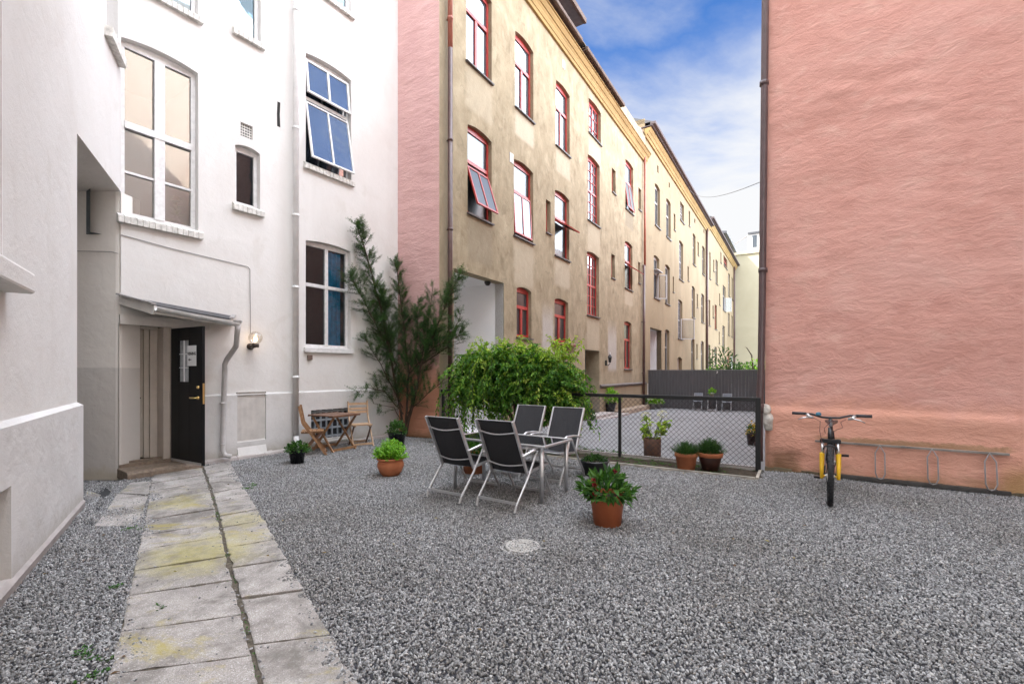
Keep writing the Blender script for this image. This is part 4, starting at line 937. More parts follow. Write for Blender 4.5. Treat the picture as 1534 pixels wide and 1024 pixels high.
for (cx_, cz_, sx_, sz_) in ((.04, .93, .07, .10), (.06, .78, .08, .14)):
    b0_ = len(mb.v); mb.lathe([(.001, -sz_)]+[(sx_*math.sin(math.pi*(k+.5)/9)**.6, -sz_*math.cos(math.pi*(k+.5)/9)) for k in range(9)]+[(.001, sz_)], 18, 0, (cx_-.02, -.03, cz_)); mb.v[b0_:] = [tuple(Vector(v_)*1.0 + Vector((.035*noise.noise(Vector(v_)*14), .03*noise.noise(Vector(v_)*14+Vector((5, 0, 0))), .035*noise.noise(Vector(v_)*14+Vector((0, 7, 0)))))) for v_ in mb.v[b0_:]]
mb.build('mortar_patch', plaster('bare_mortar', [(.3, (.50, .46, .41)), (.7, (.66, .62, .57))], 6, coarse=1.0, cscale=14), pink, smooth=True)
# corner downpipe
pz1 = PF.xz(1141, 470, -.05)[1]
def cp(px, py): return P(px, py, PO.y-.02)
mb = MB(); mb.tube([cp(1147, -300), cp(1146.5, 0), cp(1143.5, 300), cp(1141.5, 470), cp(1140, 560), cp(1138.5, 590), cp(1137.5, 640), cp(1137.5, 690)], .052, 14)
mb.tube([cp(1138.2, 604), cp(1137.9, 618)], .064, 14); mb.tube([cp(1144.8, 122), cp(1144.7, 128)], .066, 14); mb.tube([cp(1142.9, 402), cp(1142.8, 408)], .066, 14); mb.tube([cp(1138, 662), cp(1132, 668)], .05, 10)
mb.build('downpipe', simple('brown_gloss_pipe', (.09, .055, .055), .3, var=.2), pink, Matrix.Identity(4), smooth=True)
# ---- house opposite, only seen mirrored in the panes
OF = Frame((PF.w(PLEN+.6, -.2).x, PF.w(PLEN+.6, -.2).y), 34.3+180)
opp = thing('apartment_building', 'cream plastered house across the yard, mirrored in the window panes', 'building', M=OF.M)
oo = [dict(x0=2+3.2*i, x1=3.1+3.2*i, z0=2.2+3.7*j, z1=4.2+3.7*j, arch=.1, depth=.2) for i in range(4) for j in range(4)]
mb = MB(); wall_with_holes(mb, -9, 15, -.3, 17, oo, 0, 0); mb.quad((-9, 0, 0), (-9, 9, 0), (-9, 9, 17), (-9, 0, 17)); mb.quad((15, 0, 0), (15, 9, 0), (15, 9, 17), (15, 0, 17)); mb.quad((-9, 9, 0), (15, 9, 0), (15, 9, 17), (-9, 9, 17)); mb.build('wall', PALE, opp)
for o in oo: window(opp, o, 'cross', WHITEP, GL_DRK)
# thin wire across the yard
wa = T2.w(*[T2.xz(1028, 281)[0], -.02, T2.xz(1028, 279)[1]]); wb = P(1141, 272, PO.y+.3)
mb = MB(); mb.tube([wa.lerp(wb, k/16) - Vector((0, 0, .5*(1-(2*k/16-1)**2))) for k in range(17)], .006, 5)
tag(mb.build('overhead_wire', simple('grey_wire', (.12, .12, .12), .6)), 'thin sagging wire strung across the yard from the terrace to the pink house', 'wire')
# ================================================================== GROUND
FA = math.degrees(math.atan2((G(1140, 706).x-TO3.x), (G(1140, 706).y-TO3.y)))
FE0 = Vector((TO3.x+.05, TO3.y-.03, 0)); FE1 = G(1139, 706); FF = Frame(FE0, FA); FL = (FE1-FE0).length
def inpoly(x, y, pl):
    c = False; j = len(pl)-1
    for i in range(len(pl)):
        if (pl[i][1] > y) != (pl[j][1] > y) and x < (pl[j][0]-pl[i][0])*(y-pl[i][1])/(pl[j][1]-pl[i][1])+pl[i][0]: c = not c
        j = i
    return c
mb = MB(); mb.quad((-150, -150, -.62), (150, -150, -.62), (150, 150, -.62), (-150, 150, -.62)); g = mb.build('ground', ASPH); g['kind'] = 'structure'
mb = MB(); mb.quad((-9, -6, -.06), (10.5, -6, -.06), (10.5, 6.0, -.06), (-9, 12.5, -.06)); g = mb.build('yard_base', GBED); g['kind'] = 'structure'
# sloping asphalt yard beyond the chain fence
ff = PF.w(0, .1); n = 14
mb = MB()
def ay(p):
    d = (p - FE0).dot(Vector((math.sin(R(PA)), math.cos(R(PA)), 0))); return -.40*max(0, min(1, d/13.5)) - .004
u = Vector((math.sin(R(PA)), math.cos(R(PA)), 0)); v = Vector((math.cos(R(PA)), -math.sin(R(PA)), 0))
for i in range(20):
    for j in range(16):
        q = []
        for (a, b) in ((i, j), (i+1, j), (i+1, j+1), (i, j+1)):
            p = FE0 - v*1.0 + u*(a*2.9*.5-.1) + v*(b*.75); z = ay(p) + .015*noise.noise(p*.6); q.append((p.x, p.y, z))
        mb.quad(*q)
g = mb.build('asphalt_yard', ASPH, smooth=True); g['kind'] = 'structure'
# gravel: a bed with crushed stones scattered over it
wn = NF.w(0, .25); 
gpoly = [(NF.w(-7, .2).x, .7), (NF.w(-4.3, .2).x, NF.w(-4.3, .2).y), (NF.w(0, .25).x, NF.w(0, .25).y), (WF.w(XL, .1).x-.3, WF.w(XL, .1).y-.5), (WF.w(XL, -.45).x, WF.w(XL, -.45).y), (WF.w(DX1+.4, -.03).x, WF.w(DX1+.4, -.03).y), (WF.w(-.3, -.03).x, WF.w(-.3, -.03).y), (EF.w(el*.9, -.05).x, EF.w(el*.9, -.05).y), (FE0.x+.1, FE0.y-.35), (FF.w(.6, -.75).x, FF.w(.6, -.75).y), (FF.w(2.9, -.72).x, FF.w(2.9, -.72).y), (FF.w(FL, -.71).x, FF.w(FL, -.71).y), (PF.w(0, -.02).x, PF.w(0, -.02).y), (PF.w(4.85, -.02).x, PF.w(4.85, -.02).y), (5.6, .7)]
FFN = FF.n   # points to the far side or near side?
mb = MB(); st_ = .12; idx = {}
# slab columns of the path, from pixel edges
def gx(px, py): p = G(px, py); return p
pL = [gx(160, 1024), gx(183, 930), gx(205, 830), gx(213, 790), gx(222, 745), gx(226, 722), gx(228, 712)]
pJ = [gx(386, 1024), gx(366, 930), gx(345, 860), gx(331, 795), gx(318, 745), gx(308, 715), gx(302, 700)]
pR = [gx(536, 1024), gx(484, 930), gx(430, 840), gx(397, 780), gx(372, 742), gx(356, 712), gx(345, 692)]
pathpoly = [(p.x, p.y) for p in pL] + [(p.x, p.y) for p in reversed(pR)]
dL = (pL[0]-pL[2]).normalized()
pL0, pJ0, pR0 = pL[0]+dL*1.6, pJ[0]+dL*1.6, pR[0]+dL*1.6
ppoly = [(pL0.x+.12, pL0.y)] + [(p.x+.12, p.y) for p in pL] + [(p.x-.10, p.y) for p in reversed(pR)] + [(pR0.x-.10, pR0.y)]
xs = [-6.4+st_*i for i in range(int(15.2/st_))]; ys = [.6+st_*i for i in range(int(11.4/st_))]
def gz(x, y): return .004+.016*noise.noise(Vector((x*.9, y*.9, 0))) + .012*noise.noise(Vector((x*2.6, y*2.6, 4)))
def vid(i, j):
    if (i, j) not in idx: idx[(i, j)] = len(mb.v); mb.v.append((xs[i], ys[j], gz(xs[i], ys[j])))
    return idx[(i, j)]
for i in range(len(xs)-1):
    for j in range(len(ys)-1):
        cx, cy = xs[i]+st_/2, ys[j]+st_/2
        if inpoly(cx, cy, gpoly) and not inpoly(cx, cy, ppoly):
            mb.f.append((vid(i, j), vid(i+1, j), vid(i+1, j+1), vid(i, j+1))); mb.m.append(0)
gravel = mb.build('gravel', GBED); tag(gravel, 'loose grey crushed gravel covering the courtyard', None, None, 'stuff')
gt = bpy.data.node_groups.new('scatter_stones', 'GeometryNodeTree')
gt.interface.new_socket('Geometry', in_out='INPUT', socket_type='NodeSocketGeometry'); gt.interface.new_socket('Geometry', in_out='OUTPUT', socket_type='NodeSocketGeometry')
N = gt.nodes.new; LK = gt.links.new
gi, go = N('NodeGroupInput'), N('NodeGroupOutput')
ds = N('GeometryNodeDistributePointsOnFaces'); ds.inputs['Density'].default_value = DENS
ico = N('GeometryNodeMeshIcoSphere'); ico.inputs['Radius'].default_value = 1; ico.inputs['Subdivisions'].default_value = 1
rv = N('FunctionNodeRandomValue'); rv.data_type = 'FLOAT_VECTOR'; rv.inputs[0].default_value = (0, 0, 0); rv.inputs[1].default_value = (6.28, 6.28, 6.28)
rs = N('FunctionNodeRandomValue'); rs.data_type = 'FLOAT_VECTOR'; rs.inputs[0].default_value = (.0065, .0045, .003); rs.inputs[1].default_value = (.0155, .0105, .0075); rs.inputs['Seed'].default_value = 5
ip = N('GeometryNodeInstanceOnPoints'); sm = N('GeometryNodeSetMaterial'); sm.inputs['Material'].default_value = GSTONE; jn = N('GeometryNodeJoinGeometry')
rt = N('FunctionNodeRandomValue'); rt.data_type = 'FLOAT_VECTOR'; rt.inputs[0].default_value = (0, 0, -.002); rt.inputs[1].default_value = (0, 0, .014); rt.inputs['Seed'].default_value = 9
sp = N('GeometryNodeSetPosition')
LK(gi.outputs[0], ds.inputs['Mesh']); LK(ds.outputs['Points'], sp.inputs['Geometry']); LK(rt.outputs[0], sp.inputs['Offset']); LK(sp.outputs[0], ip.inputs['Points']); LK(ico.outputs[0], sm.inputs[0]); LK(sm.outputs[0], ip.inputs['Instance'])
LK(rv.outputs[0], ip.inputs['Rotation']); LK(rs.outputs[0], ip.inputs['Scale']); LK(gi.outputs[0], jn.inputs[0]); LK(ip.outputs[0], jn.inputs[0]); LK(jn.outputs[0], go.inputs[0])
md = gravel.modifiers.new('stones', 'NODES'); md.node_group = gt
# path of worn concrete slabs
def along(pts, t):
    ls = [(pts[i+1]-pts[i]).length for i in range(len(pts)-1)]; T = sum(ls)*t
    for i, l in enumerate(ls):
        if T <= l or i == len(ls)-1: return pts[i].lerp(pts[i+1], T/l)
        T -= l
mb = MB()
def slab(a, b, c, d, gap=.010, h=.018):
    n = 16; ring = []
    pts = [a, b, c, d]; ctr = (a+b+c+d)/4
    for k in range(4):
        p, q = pts[k], pts[(k+1) % 4]
        for i in range(n):
            r = p.lerp(q, i/n); dd = (ctr-r); dd = dd.normalized(); jit = gap + .012*noise.noise(r*5.0+Vector((0, 0, 3))) + .028*max(0, noise.noise(r*11))
            ring.append(r + dd*jit)
    hz = h + rnd.uniform(-.004, .006); tx, ty = rnd.uniform(-.008, .008), rnd.uniform(-.008, .008); m = len(ring)
    top = [Vector((p.x, p.y, hz + (p-ctr).x*tx + (p-ctr).y*ty)) for p in ring]; inn = [t+(ctr-p).normalized()*.012+Vector((0, 0, .004)) for t, p in zip(top, ring)]
    low = [Vector((p.x, p.y, -.03)) for p in ring]
    mb.add(low+top+inn, [(i, (i+1) % m, m+(i+1) % m, m+i) for i in range(m)] + [(m+i, m+(i+1) % m, 2*m+(i+1) % m, 2*m+i) for i in range(m)] + [tuple(2*m+i for i in range(m))])
LL = [pL0]+pL; JJ = [pJ0]+pJ; RR = [pR0]+pR
cutsA = [0, .12, .225, .29, .365, .43, .50, .56, .635, .69, .755, .83, .90, 1]; cutsB = [0, .09, .17, .245, .325, .40, .465, .545, .60, .68, .745, .82, .91, 1]
for i in range(len(cutsA)-1): slab(along(LL, cutsA[i]), along(JJ, cutsA[i]+.006), along(JJ, cutsA[i+1]+.006 if cutsA[i+1] < 1 else 1), along(LL, cutsA[i+1]))
off = (pR[0]-pJ[0]).normalized()*.014
for i in range(len(cutsB)-1): slab(along(JJ, cutsB[i])+off, along(RR, cutsB[i]), along(RR, cutsB[i+1]), along(JJ, cutsB[i+1])+off)
slab(G(140, 791), G(212, 791), G(222, 745), G(176, 742)); slab(G(176, 741), G(222, 744), G(228, 722), G(196, 724))
slab(G(120, 765), G(148, 770), G(168, 735), G(130, 728), .02, .01)
g = mb.build('paving_path', SLAB); g['kind'] = 'structure'
mb = MB(); mb.poly([tuple(p+Vector((.01, 0, .012-p.z))) for p in LL] + [tuple(p+Vector((-.02, 0, .008-p.z))) for p in reversed(RR)]); g = mb.build('path_joint', simple('joint_grit', (.09, .075, .055), .95, var=.6, vscale=40, bump=1, bscale=90)); g['kind'] = 'structure'
mb = MB(); mb.prism([tuple(G(128, 735)), tuple(G(152, 742)), tuple(G(176, 722)), tuple(G(130, 724))], (0, 0, .012)); 
mb.prism([tuple(G(127, 785)), tuple(G(137, 790)), tuple(G(166, 738)), tuple(G(158, 732))], (0, 0, .022)); tag(mb.build('asphalt_patch', simple('black_asphalt', (.022, .022, .024), .8, bump=.6)), kind='structure')
# soil strip and edging at the chain fence, litter along the pink corner
fn = FF.n if FF.n.y < 0 else -FF.n
def FP(x, d, z=0): return FE0 + FF.u*x + fn*d + Vector((0, 0, z))
mb = MB(); nn = 40
for i in range(nn):
    for j in range(5):
        q = []
        for (a, b) in ((i, j), (i+1, j), (i+1, j+1), (i, j+1)):
            x = -1.3+(FL+1.35)*a/nn; d = -.12+(.76 if x > 2.5 else .95)*b/5; p = FP(x, d); q.append((p.x, p.y, .004+.03*max(0, noise.noise(p*4))))
        mb.quad(*q)
tag(mb.build('soil_strip', SOIL, smooth=True), kind='structure')
mb = MB()
for (x0, d0, x1, d1) in ((2.9, .66, FL-.03, .655), (FL-.0, .655, FL+.0, -.02)):
    a, b = FP(x0, d0, .012), FP(x1, d1, .012); mb.bar(a, b, .04, .045)
tag(mb.build('timber_edging', EDGEW), 'weathered pale timber edging along the gravel in front of the chain fence', 'edging')
mb = MB(); mb.bar(FP(-.1, -.05, .02), FP(FL-.05, -.05, .02), .09, .08); tag(mb.build('concrete_kerb', CONC), 'low concrete kerb under the chain fence', 'kerb')
mb = MB(); L0 = dor['x1']+.5
xs_ = [L0+(X1T-L0)*k/8 for k in range(9)]
mb.prism([(passg['x1']+.1, -.38, -.6), (passg['x1']+.1, -.02, -.6), (passg['x1']+.1, -.02, .02), (passg['x1']+.1, -.36, .0)], (dor['x0']-passg['x1']-.4, 0, 0)); 
mb.prism([(L0+1.1, -.45, -.6), (L0+1.1, -.021, -.6), (L0+1.1, -.021, -.17), (L0+1.1, -.42, -.20)], (X1T-L0-1.2, 0, 0))
tag(mb.build('wall_kerb', simple('sandstone_kerb', (.30, .23, .17), .9, var=.3), None, TF.M), kind='structure')
def rdir0(r): return Vector((r.uniform(-1, 1), r.uniform(-1, 1), r.uniform(-1, 1)))
Mq = Mat('loose_stone'); gq_ = Mq.n('ShaderNodeNewGeometry'); Mq.color(Mq.ramp(gq_.outputs['Random Per Island'], [(0, (.05, .05, .053)), (.5, (.20, .20, .21)), (1, (.45, .44, .43))])); Mq.set(.8); LOOSE = Mq.m
# moss and weeds in the cracks: countless sprigs
def sprig(mb, p, n, l, w, spread=.7, up=.6):
    for k in range(n):
        a = rnd.uniform(0, 6.28); d = Vector((math.cos(a)*spread, math.sin(a)*spread, up*rnd.uniform(.4, 1.2)))
        mb.leaf(p+Vector((rnd.uniform(-.02, .02), rnd.uniform(-.02, .02), 0)), d, Vector((0, 0, 1)), l*rnd.uniform(.6, 1.2), w)
mb = MB()
for (px, py, c, s) in ((208, 792, 9, .09), (190, 795, 6, .06), (237, 914, 3, .02), (118, 980, 2, .03), (150, 992, 3, .05), (140, 1015, 5, .07), (125, 985, 3, .03), (174, 881, 3, .03), (375, 732, 7, .06), (380, 727, 5, .05), (212, 793, 6, .04)):
    for k in range(c):
        p = G(px, py) + Vector((rnd.uniform(-s, s), rnd.uniform(-s, s), .012)); sprig(mb, p, 7, .03, .014)
for k in range(130):
    p = along(JJ, rnd.random()) + Vector((rnd.uniform(-.02, .03), 0, .012))
    if noise.noise(p*1.7) > .0: sprig(mb, p, 4, .018, .009)
tag(mb.build('weeds', L_MID), kind='stuff')
mb = MB()
for k in range(700):
    t = rnd.random(); w_ = rnd.random()
    p = along(LL, t).lerp(along(RR, t), w_**2*.0+(rnd.choice((rnd.uniform(-.03, .06), rnd.uniform(.92, 1.02), rnd.uniform(.0, 1.0)*1, rnd.gauss(.6, .02))))) + Vector((0, 0, .026))
    r = rnd.uniform(.004, .011); e = [rdir0(rnd)*r for _ in range(6)]; e = [Vector((v.x, v.y, v.z*.6)) for v in (Vector((r, 0, 0)), Vector((-r, .2*r, 0)), Vector((0, r, .1*r)), Vector((.1*r, -r, 0)), Vector((0, 0, r)), Vector((0, 0, -r)))]
    a_ = rnd.uniform(0, 6.28); rm_ = Matrix.Rotation(a_, 3, 'Z') @ Matrix.Diagonal((rnd.uniform(.7, 1.4), rnd.uniform(.6, 1.1), 1))
    mb.add([p + rm_ @ v for v in e], [(0, 2, 4), (2, 1, 4), (1, 3, 4), (3, 0, 4), (2, 0, 5), (1, 2, 5), (3, 1, 5), (0, 3, 5)])
tag(mb.build('spilled_gravel', LOOSE), kind='stuff')
mb = MB()
for k in range(150):
    x, y = (rnd.uniform(-4, 5), rnd.uniform(2.2, 9.5)) if k < 70 else (lambda p: (p.x, p.y))(FP(rnd.uniform(.2, FL), rnd.gauss(.5, .35)))
    if not inpoly(x, y, gpoly): continue
    a = rnd.uniform(0, 6.28); mb.leaf(Vector((x, y, gz(x, y)+.022)), Vector((math.cos(a), math.sin(a), .15)), Vector((rnd.uniform(-.4, .4), rnd.uniform(-.4, .4), 1)), rnd.uniform(.025, .05), .02)
tag(mb.build('leaf_litter', leafmat('dry_leaves', (.10, .055, .02), (.20, .13, .05), (.30, .26, .09), .2)), kind='stuff')
mb = MB()
for k in range(900):
    x = rnd.uniform(.2, FL); d = rnd.uniform(-.1, .58)
    if noise.noise(Vector((x*2, d*6, 3))) > .0: sprig(mb, FP(x, d, .012), 5, .03, .012)
for k in range(160):
    x = rnd.uniform(2, 4.2); d = rnd.gauss(-.35, .2)
    if d < -.08: p = FP(x, d); sprig(mb, Vector((p.x, p.y, ay(p)+.012)), 5, .05, .018)
tag(mb.build('moss', L_MID), kind='stuff')

# ================================================================== FENCES
cf = thing('chain_link_fence', 'low black chain link fence between the gravel yard and the asphalt yard', 'fence', M=FF.M)
HF = 1.15
q = MB(); q.bar((0, 0, HF-.03), (FL, 0, HF-.03), .05, .06); q.build('top_rail', BLKIRON, cf, bevel=.006)
pxs = [FF.x(928.5), FL-.03]; sp_ = pxs[1]-pxs[0]
for k, x in enumerate([pxs[1], pxs[0], pxs[0]-sp_, .06]):
    q = MB(); w = .075 if k == 0 else .05; q.box(x-w/2, x+w/2, -w/2, w/2, -.05, HF-.06 if k else HF); q.build('post', BLKIRON, cf, bevel=.006)
wm = Mat('dark_wire'); wm.color((.02, .02, .02)); wm.set(.5, .3); wm = wm.m
q = MB(); z0, z1 = .06, HF-.06; hh = z1-z0; dxx = .088
k = -int(hh/dxx)-1
while k*dxx < FL:
    for sgn in (1, -1):
        xa = k*dxx; xb = xa+hh
        A_, B_ = (xa, z0), (xb, z1)
        if sgn < 0: A_, B_ = (xa, z1), (xb, z0)
        t0 = max(0, (0-xa)/hh); t1 = min(1, (FL-xa)/hh)
        if t1 > t0:
            a = (A_[0]+(B_[0]-A_[0])*t0, .004*sgn, A_[1]+(B_[1]-A_[1])*t0); b = (A_[0]+(B_[0]-A_[0])*t1, .004*sgn, A_[1]+(B_[1]-A_[1])*t1)
            q.tube([a, b], .0026, 4, cap=False)
    k += 1
q.tube([(0, 0, z0), (FL, 0, z0)], .003, 4)
q.build('wire_mesh', wm, cf)
# grey board fence at the end of the asphalt yard
gx0 = TF.x(970.5); BO = TF.w(gx0, -.02); BF = Frame((BO.x, BO.y), PA+90)
bf = thing('board_fence', 'tall dark grey vertical board fence closing the asphalt yard', 'fence', M=BF.M)
b0, zt = BF.xz(1000, 554); zb = -.45; BL = BF.x(1146)+2.0
q = MB(); w = .155; n = int(BL/w)
for k in range(n):
    j = rnd.uniform(-.006, .006); q.box(k*w+.0025, (k+1)*w-.0025, j, .03+j, zb, zt-.03)
q.build('boards', GREYFENCE, bf); q = MB(); q.box(-.02, n*w, -.015, .06, zt-.028, zt+.012); q.build('cap_rail', simple('fence_cap', (.15, .15, .16), .5), bf)
q = MB(); q.box(0, n*w, .04, .09, .0, .09); q.box(0, n*w, .04, .09, zt-.3, zt-.2)
q.build('back_rail', GREYFENCE, bf)
q = MB(); lx, lz = BF.xz(1074, 557.5); q.tube([(lx, -.02, lz+.06), (lx+.03, -.04, lz+.02), (lx, -.05, lz-.06)], .014, 6); q.build('hook', PLAST, bf)
q = MB(); q.box(-.13, -.025, -.01, .09, -.45, .92); tag(q.build('post', simple('white_post', (.62, .60, .56), .7), bf))
# ================================================================== GARDEN FURNITURE
def recliner():
    t = thing('garden_chair', 'x', 'chair', M=Matrix.Identity(4)); t['group'] = 'folding sling chairs around the glass table'
    w = .252; bt, bb = Vector((0, -.46, 1.00)), Vector((0, -.16, .37))
    def X(v, s): return Vector((s*w, v.y, v.z))
    q = MB()
    for s in (-1, 1): q.bar(X(bb, s), X(bt, s), .022, .034, (0, 1, .5))
    for f_, b in ((.80, .030), (.20, .030)):
        c0 = bb.lerp(bt, f_); q.tube([Vector((-w+2*w*k/8, c0.y - b*math.sin(math.pi*k/8)-.012, c0.z-.03*math.sin(math.pi*k/8))) for k in range(9)], .0085, 8)
    q.tube([X(bt, -1), X(bt, 1)], .005, 8)
    q.build('back_frame', ALU, t)
    q = MB(); n = 8; nd = Vector((0, .86, .44))
    for k in range(n):
        for i in range(6):
            def pt(a, b):
                p = bb.lerp(bt, .02+.97*a/n); u = b/6; return Vector((-w+.012+(2*w-.024)*u, p.y+.012-.030*math.sin(math.pi*u)*.6, p.z))
            q.quad(pt(k, i), pt(k, i+1), pt(k+1, i+1), pt(k+1, i))
    q.build('back_sling', SLING, t, smooth=True)
    q = MB(); sr, sf = Vector((0, -.17, .385)), Vector((0, .30, .43))
    for s in (-1, 1): q.bar(X(sr, s), X(sf, s), .022, .03)
    q.tube([X(sf, -1), X(sf, 1)], .011, 8); q.build('seat_frame', ALU, t)
    q = MB()
    for k in range(8):
        for i in range(6):
            def pt(a, b):
                p = sr.lerp(sf, a/8); u = b/6; return Vector((-w+.012+(2*w-.024)*u, p.y, p.z+.012-.025*math.sin(math.pi*u)))
            q.quad(pt(k, i), pt(k, i+1), pt(k+1, i+1), pt(k+1, i))
    q.build('seat_sling', SLINGF, t, smooth=True)
    ap = Vector((0, .04, .60))
    for s in (-1, 1):
        q = MB(); q.tube([X(Vector((0, -.30, .60)), s*1.09), X(Vector((0, -.05, .635)), s*1.09), X(Vector((0, .16, .645)), s*1.09), X(Vector((0, .26, .62)), s*1.09)], [.013, .018, .018, .012], 10); q.build('armrest', ALU, t, smooth=True)
    wl = w*1.07
    for (yf, nm) in ((-.44, 'rear_leg_frame'), (.36, 'front_leg_frame')):
        q = MB(); fy = yf
        for s in (-1, 1):
            q.tube([(s*wl, .02 if fy < 0 else .06, .61), (s*wl, (.03+fy)*.45, .33), (s*wl*.99, fy*.93, .08), (s*wl*.97, fy, .0)], .0135, 8)
        c = .10 if fy < 0 else .07
        q.bar((-wl, fy*.92, c), (wl, fy*.92, c), .018, .026)
        q.build(nm, ALU, t)
    for s in (-1, 1):
        q = MB(); q.box(s*wl-.018, s*wl+.018, -.462, -.42, -.004, .012); q.box(s*wl-.018, s*wl+.018, .34, .38, -.004, .012); q.build('foot_cap', simple('grey_plastic', (.12, .12, .12), .6), t)
    return t
def facing(d): return -math.atan2(d[0], d[1])
c2a, c2b = G(713.7, 759), G(771, 771); c1a, c1b = G(638.5, 746), G(688.6, 756.5)
def place(rl, rr_, flip=False):
    m = (rl+rr_)/2; d = (rr_-rl).normalized(); fw_ = Vector((-d.y, d.x, 0)); o = m + fw_*.44
    return Matrix.Translation((o.x, o.y, .012)) @ Matrix.Rotation(math.atan2(fw_.y, fw_.x)-math.pi/2, 4, 'Z'), o, fw_
ch = recliner(); m2, o2_, f2 = place(c2a, c2b); ch.matrix_basis = m2; ch['label'] = 'charcoal sling chair seen from behind, beside the near right table leg'
m1, o1_, f1 = place(c1a, c1b); copy_tree(ch, m1, label='charcoal sling chair seen from behind, nearest the terracotta bowl pot')
c4r, c4l = G(876.3, 713.5), G(829, 711.5)
m4, o4_, f4 = place(Vector((c4r.x, c4r.y, 0)), Vector((c4r.x-.46, c4r.y+.30, 0)))
copy_tree(ch, m4, label='charcoal sling chair facing the camera, at the right far corner of the table')
side = Vector((-.83, .556, 0)); mm3 = m4.copy(); mm3.translation = m4.translation + side*.70 + Vector((.04, .06, 0)); copy_tree(ch, mm3, label='charcoal sling chair facing the camera, backed by the leafy bush')
# glass table
tz = .70; n0 = G(814, 668, tz); r0 = G(856, 657, tz); ux = Vector((-.83, .556, 0)).normalized(); uy = (r0-n0).normalized(); uy.z = 0
TL, TW = 1.42, .72; rzt = math.atan2(ux.y, ux.x)
TM = Matrix.Translation((n0.x, n0.y, 0)) @ Matrix.Rotation(rzt, 4, 'Z')     # local x along length (away left), local y = towards -?  
sy = -1 if (Matrix.Rotation(rzt, 3, 'Z') @ Vector((0, 1, 0))).dot(uy) < 0 else 1
tb = thing('garden_table', 'rectangular glass topped garden table with aluminium rim and legs', 'table', M=TM)
q = MB(); q.box(.02, TL-.02, min(sy*.02, sy*(TW-.02)), max(sy*.02, sy*(TW-.02)), tz-.012, tz-.004)
TG = Mat('dark_table_glass'); TG.color((.012, .013, .014)); TG.set(.04, spec=.7); q.build('glass_top', TG.m, tb)
q = MB()
for (a, b) in (((0, 0), (TL, 0)), ((0, TW), (TL, TW)), ((0, 0), (0, TW)), ((TL, 0), (TL, TW))): q.bar((a[0], sy*a[1], tz-.012), (b[0], sy*b[1], tz-.012), .034, .03)
q.build('rim', ALU, tb, bevel=.008)
for (x, y) in ((.05, .05), (TL-.05, .05), (.05, TW-.05), (TL-.05, TW-.05)):
    q = MB(); q.tube([(x, sy*y, tz-.02), (x, sy*y, .008)], [.027, .022], 14); q.build('leg', ALU, tb, smooth=True)
for x in (.62,):
    q = MB(); q.box(x-.03, x+.03, -.022*sy if sy > 0 else -.02, .022, tz-.03, tz+.006); q.build('rim_clip', simple('clip_plastic', (.25, .25, .26), .4), tb)

# wooden folding set by the white wall
def wood_chair(name_label, mat, matd, M):
    t = thing('folding_chair', name_label, 'chair', M=M, group='small wooden folding chairs by the white wall')
    w = .20
    for s in (-1, 1):
        q = MB(); pts = [Vector((s*w, .26, 0)), Vector((s*w, .0, .40)), Vector((s*w, -.14, .60)), Vector((s*w, -.20, .92))]
        for a, b in zip(pts, pts[1:]): q.bar(a, b, .022, .042, (0, 1, .3))
        q.build('back_leg', mat, t)
        q = MB(); q.bar((s*(w-.026), -.22, 0), (s*(w-.026), .19, .43), .020, .036, (0, 1, .3)); q.build('front_leg', matd, t)
    q = MB()
    for k in range(6): q.box(-w+.0, w, -.17+.065*k, -.17+.065*k+.055, .435, .453)
    q.box(-w+.04, -w+.06, -.17, .21, .41, .434); q.box(w-.06, w-.04, -.17, .21, .41, .434); q.build('seat', mat, t)
    for (z, h) in ((.86, .05), (.76, .045), (.69, .05)):
        q = MB(); y = -.145-.055*(z-.62)/.30; q.box(-w+.012, w-.012, y-.022, y-.004, z-h/2, z+h/2); q.build('back_slat', mat, t)
    q = MB(); q.bar((-w, .235, .06), (w, .235, .06), .018, .04); q.bar((-w+.03, -.19, .06), (w-.03, -.19, .06), .018, .04); q.build('stretcher', mat, t)
    return t
fz = .012
wood_chair('acacia folding chair seen from its side beside the drainpipe', TEAK, TEAKD, Matrix.Translation((-3.75, 8.62, fz)) @ Matrix.Rotation(facing((.93, .36)), 4, 'Z'))
rcx = (G(530.7, 672)+G(556.5, 666))/2; rcx = rcx - WF.n*.0
wood_chair('pale wooden folding chair facing out, right of the small wooden table', PALEW, TEAKD, Matrix.Translation((rcx.x-.10, rcx.y+.12, fz)) @ Matrix.Rotation(facing((.55, -.835)), 4, 'Z'))
tc = (G(466.5, 621, .71)+G(498.6, 625, .71)+G(536, 620, .71)+G(502.5, 616.3, .71))/4
wt = thing('folding_table', 'square acacia folding table with crossed legs in front of the cellar window', 'table', M=Matrix.Translation((tc.x, tc.y, fz)) @ Matrix.Rotation(R(62), 4, 'Z'))
q = MB(); a = .34
for k in range(8): q.box(-a+.085*k+.002, -a+.085*(k+1)-.002, -a, a, .69, .708)
q.box(-a, a, -a-.012, -a-.001, .672, .709); q.box(-a, a, a+.001, a+.012, .672, .709); q.box(-a+.03, a-.03, -a+.10, -a+.13, .66, .689); q.box(-a+.03, a-.03, a-.13, a-.10, .66, .689)
q.build('table_top', TEAKD, wt)
for s in (-1, 1):
    q = MB()
    for x in (-.27, .27): q.bar((x+.022*s, s*.31, 0), (x+.022*s, -s*.27, .665), .022, .04, (0, 1, .2))
    q.bar((-.28, s*.30, .05), (.28, s*.30, .05), .018, .045); q.build('leg_frame', TEAK, wt)

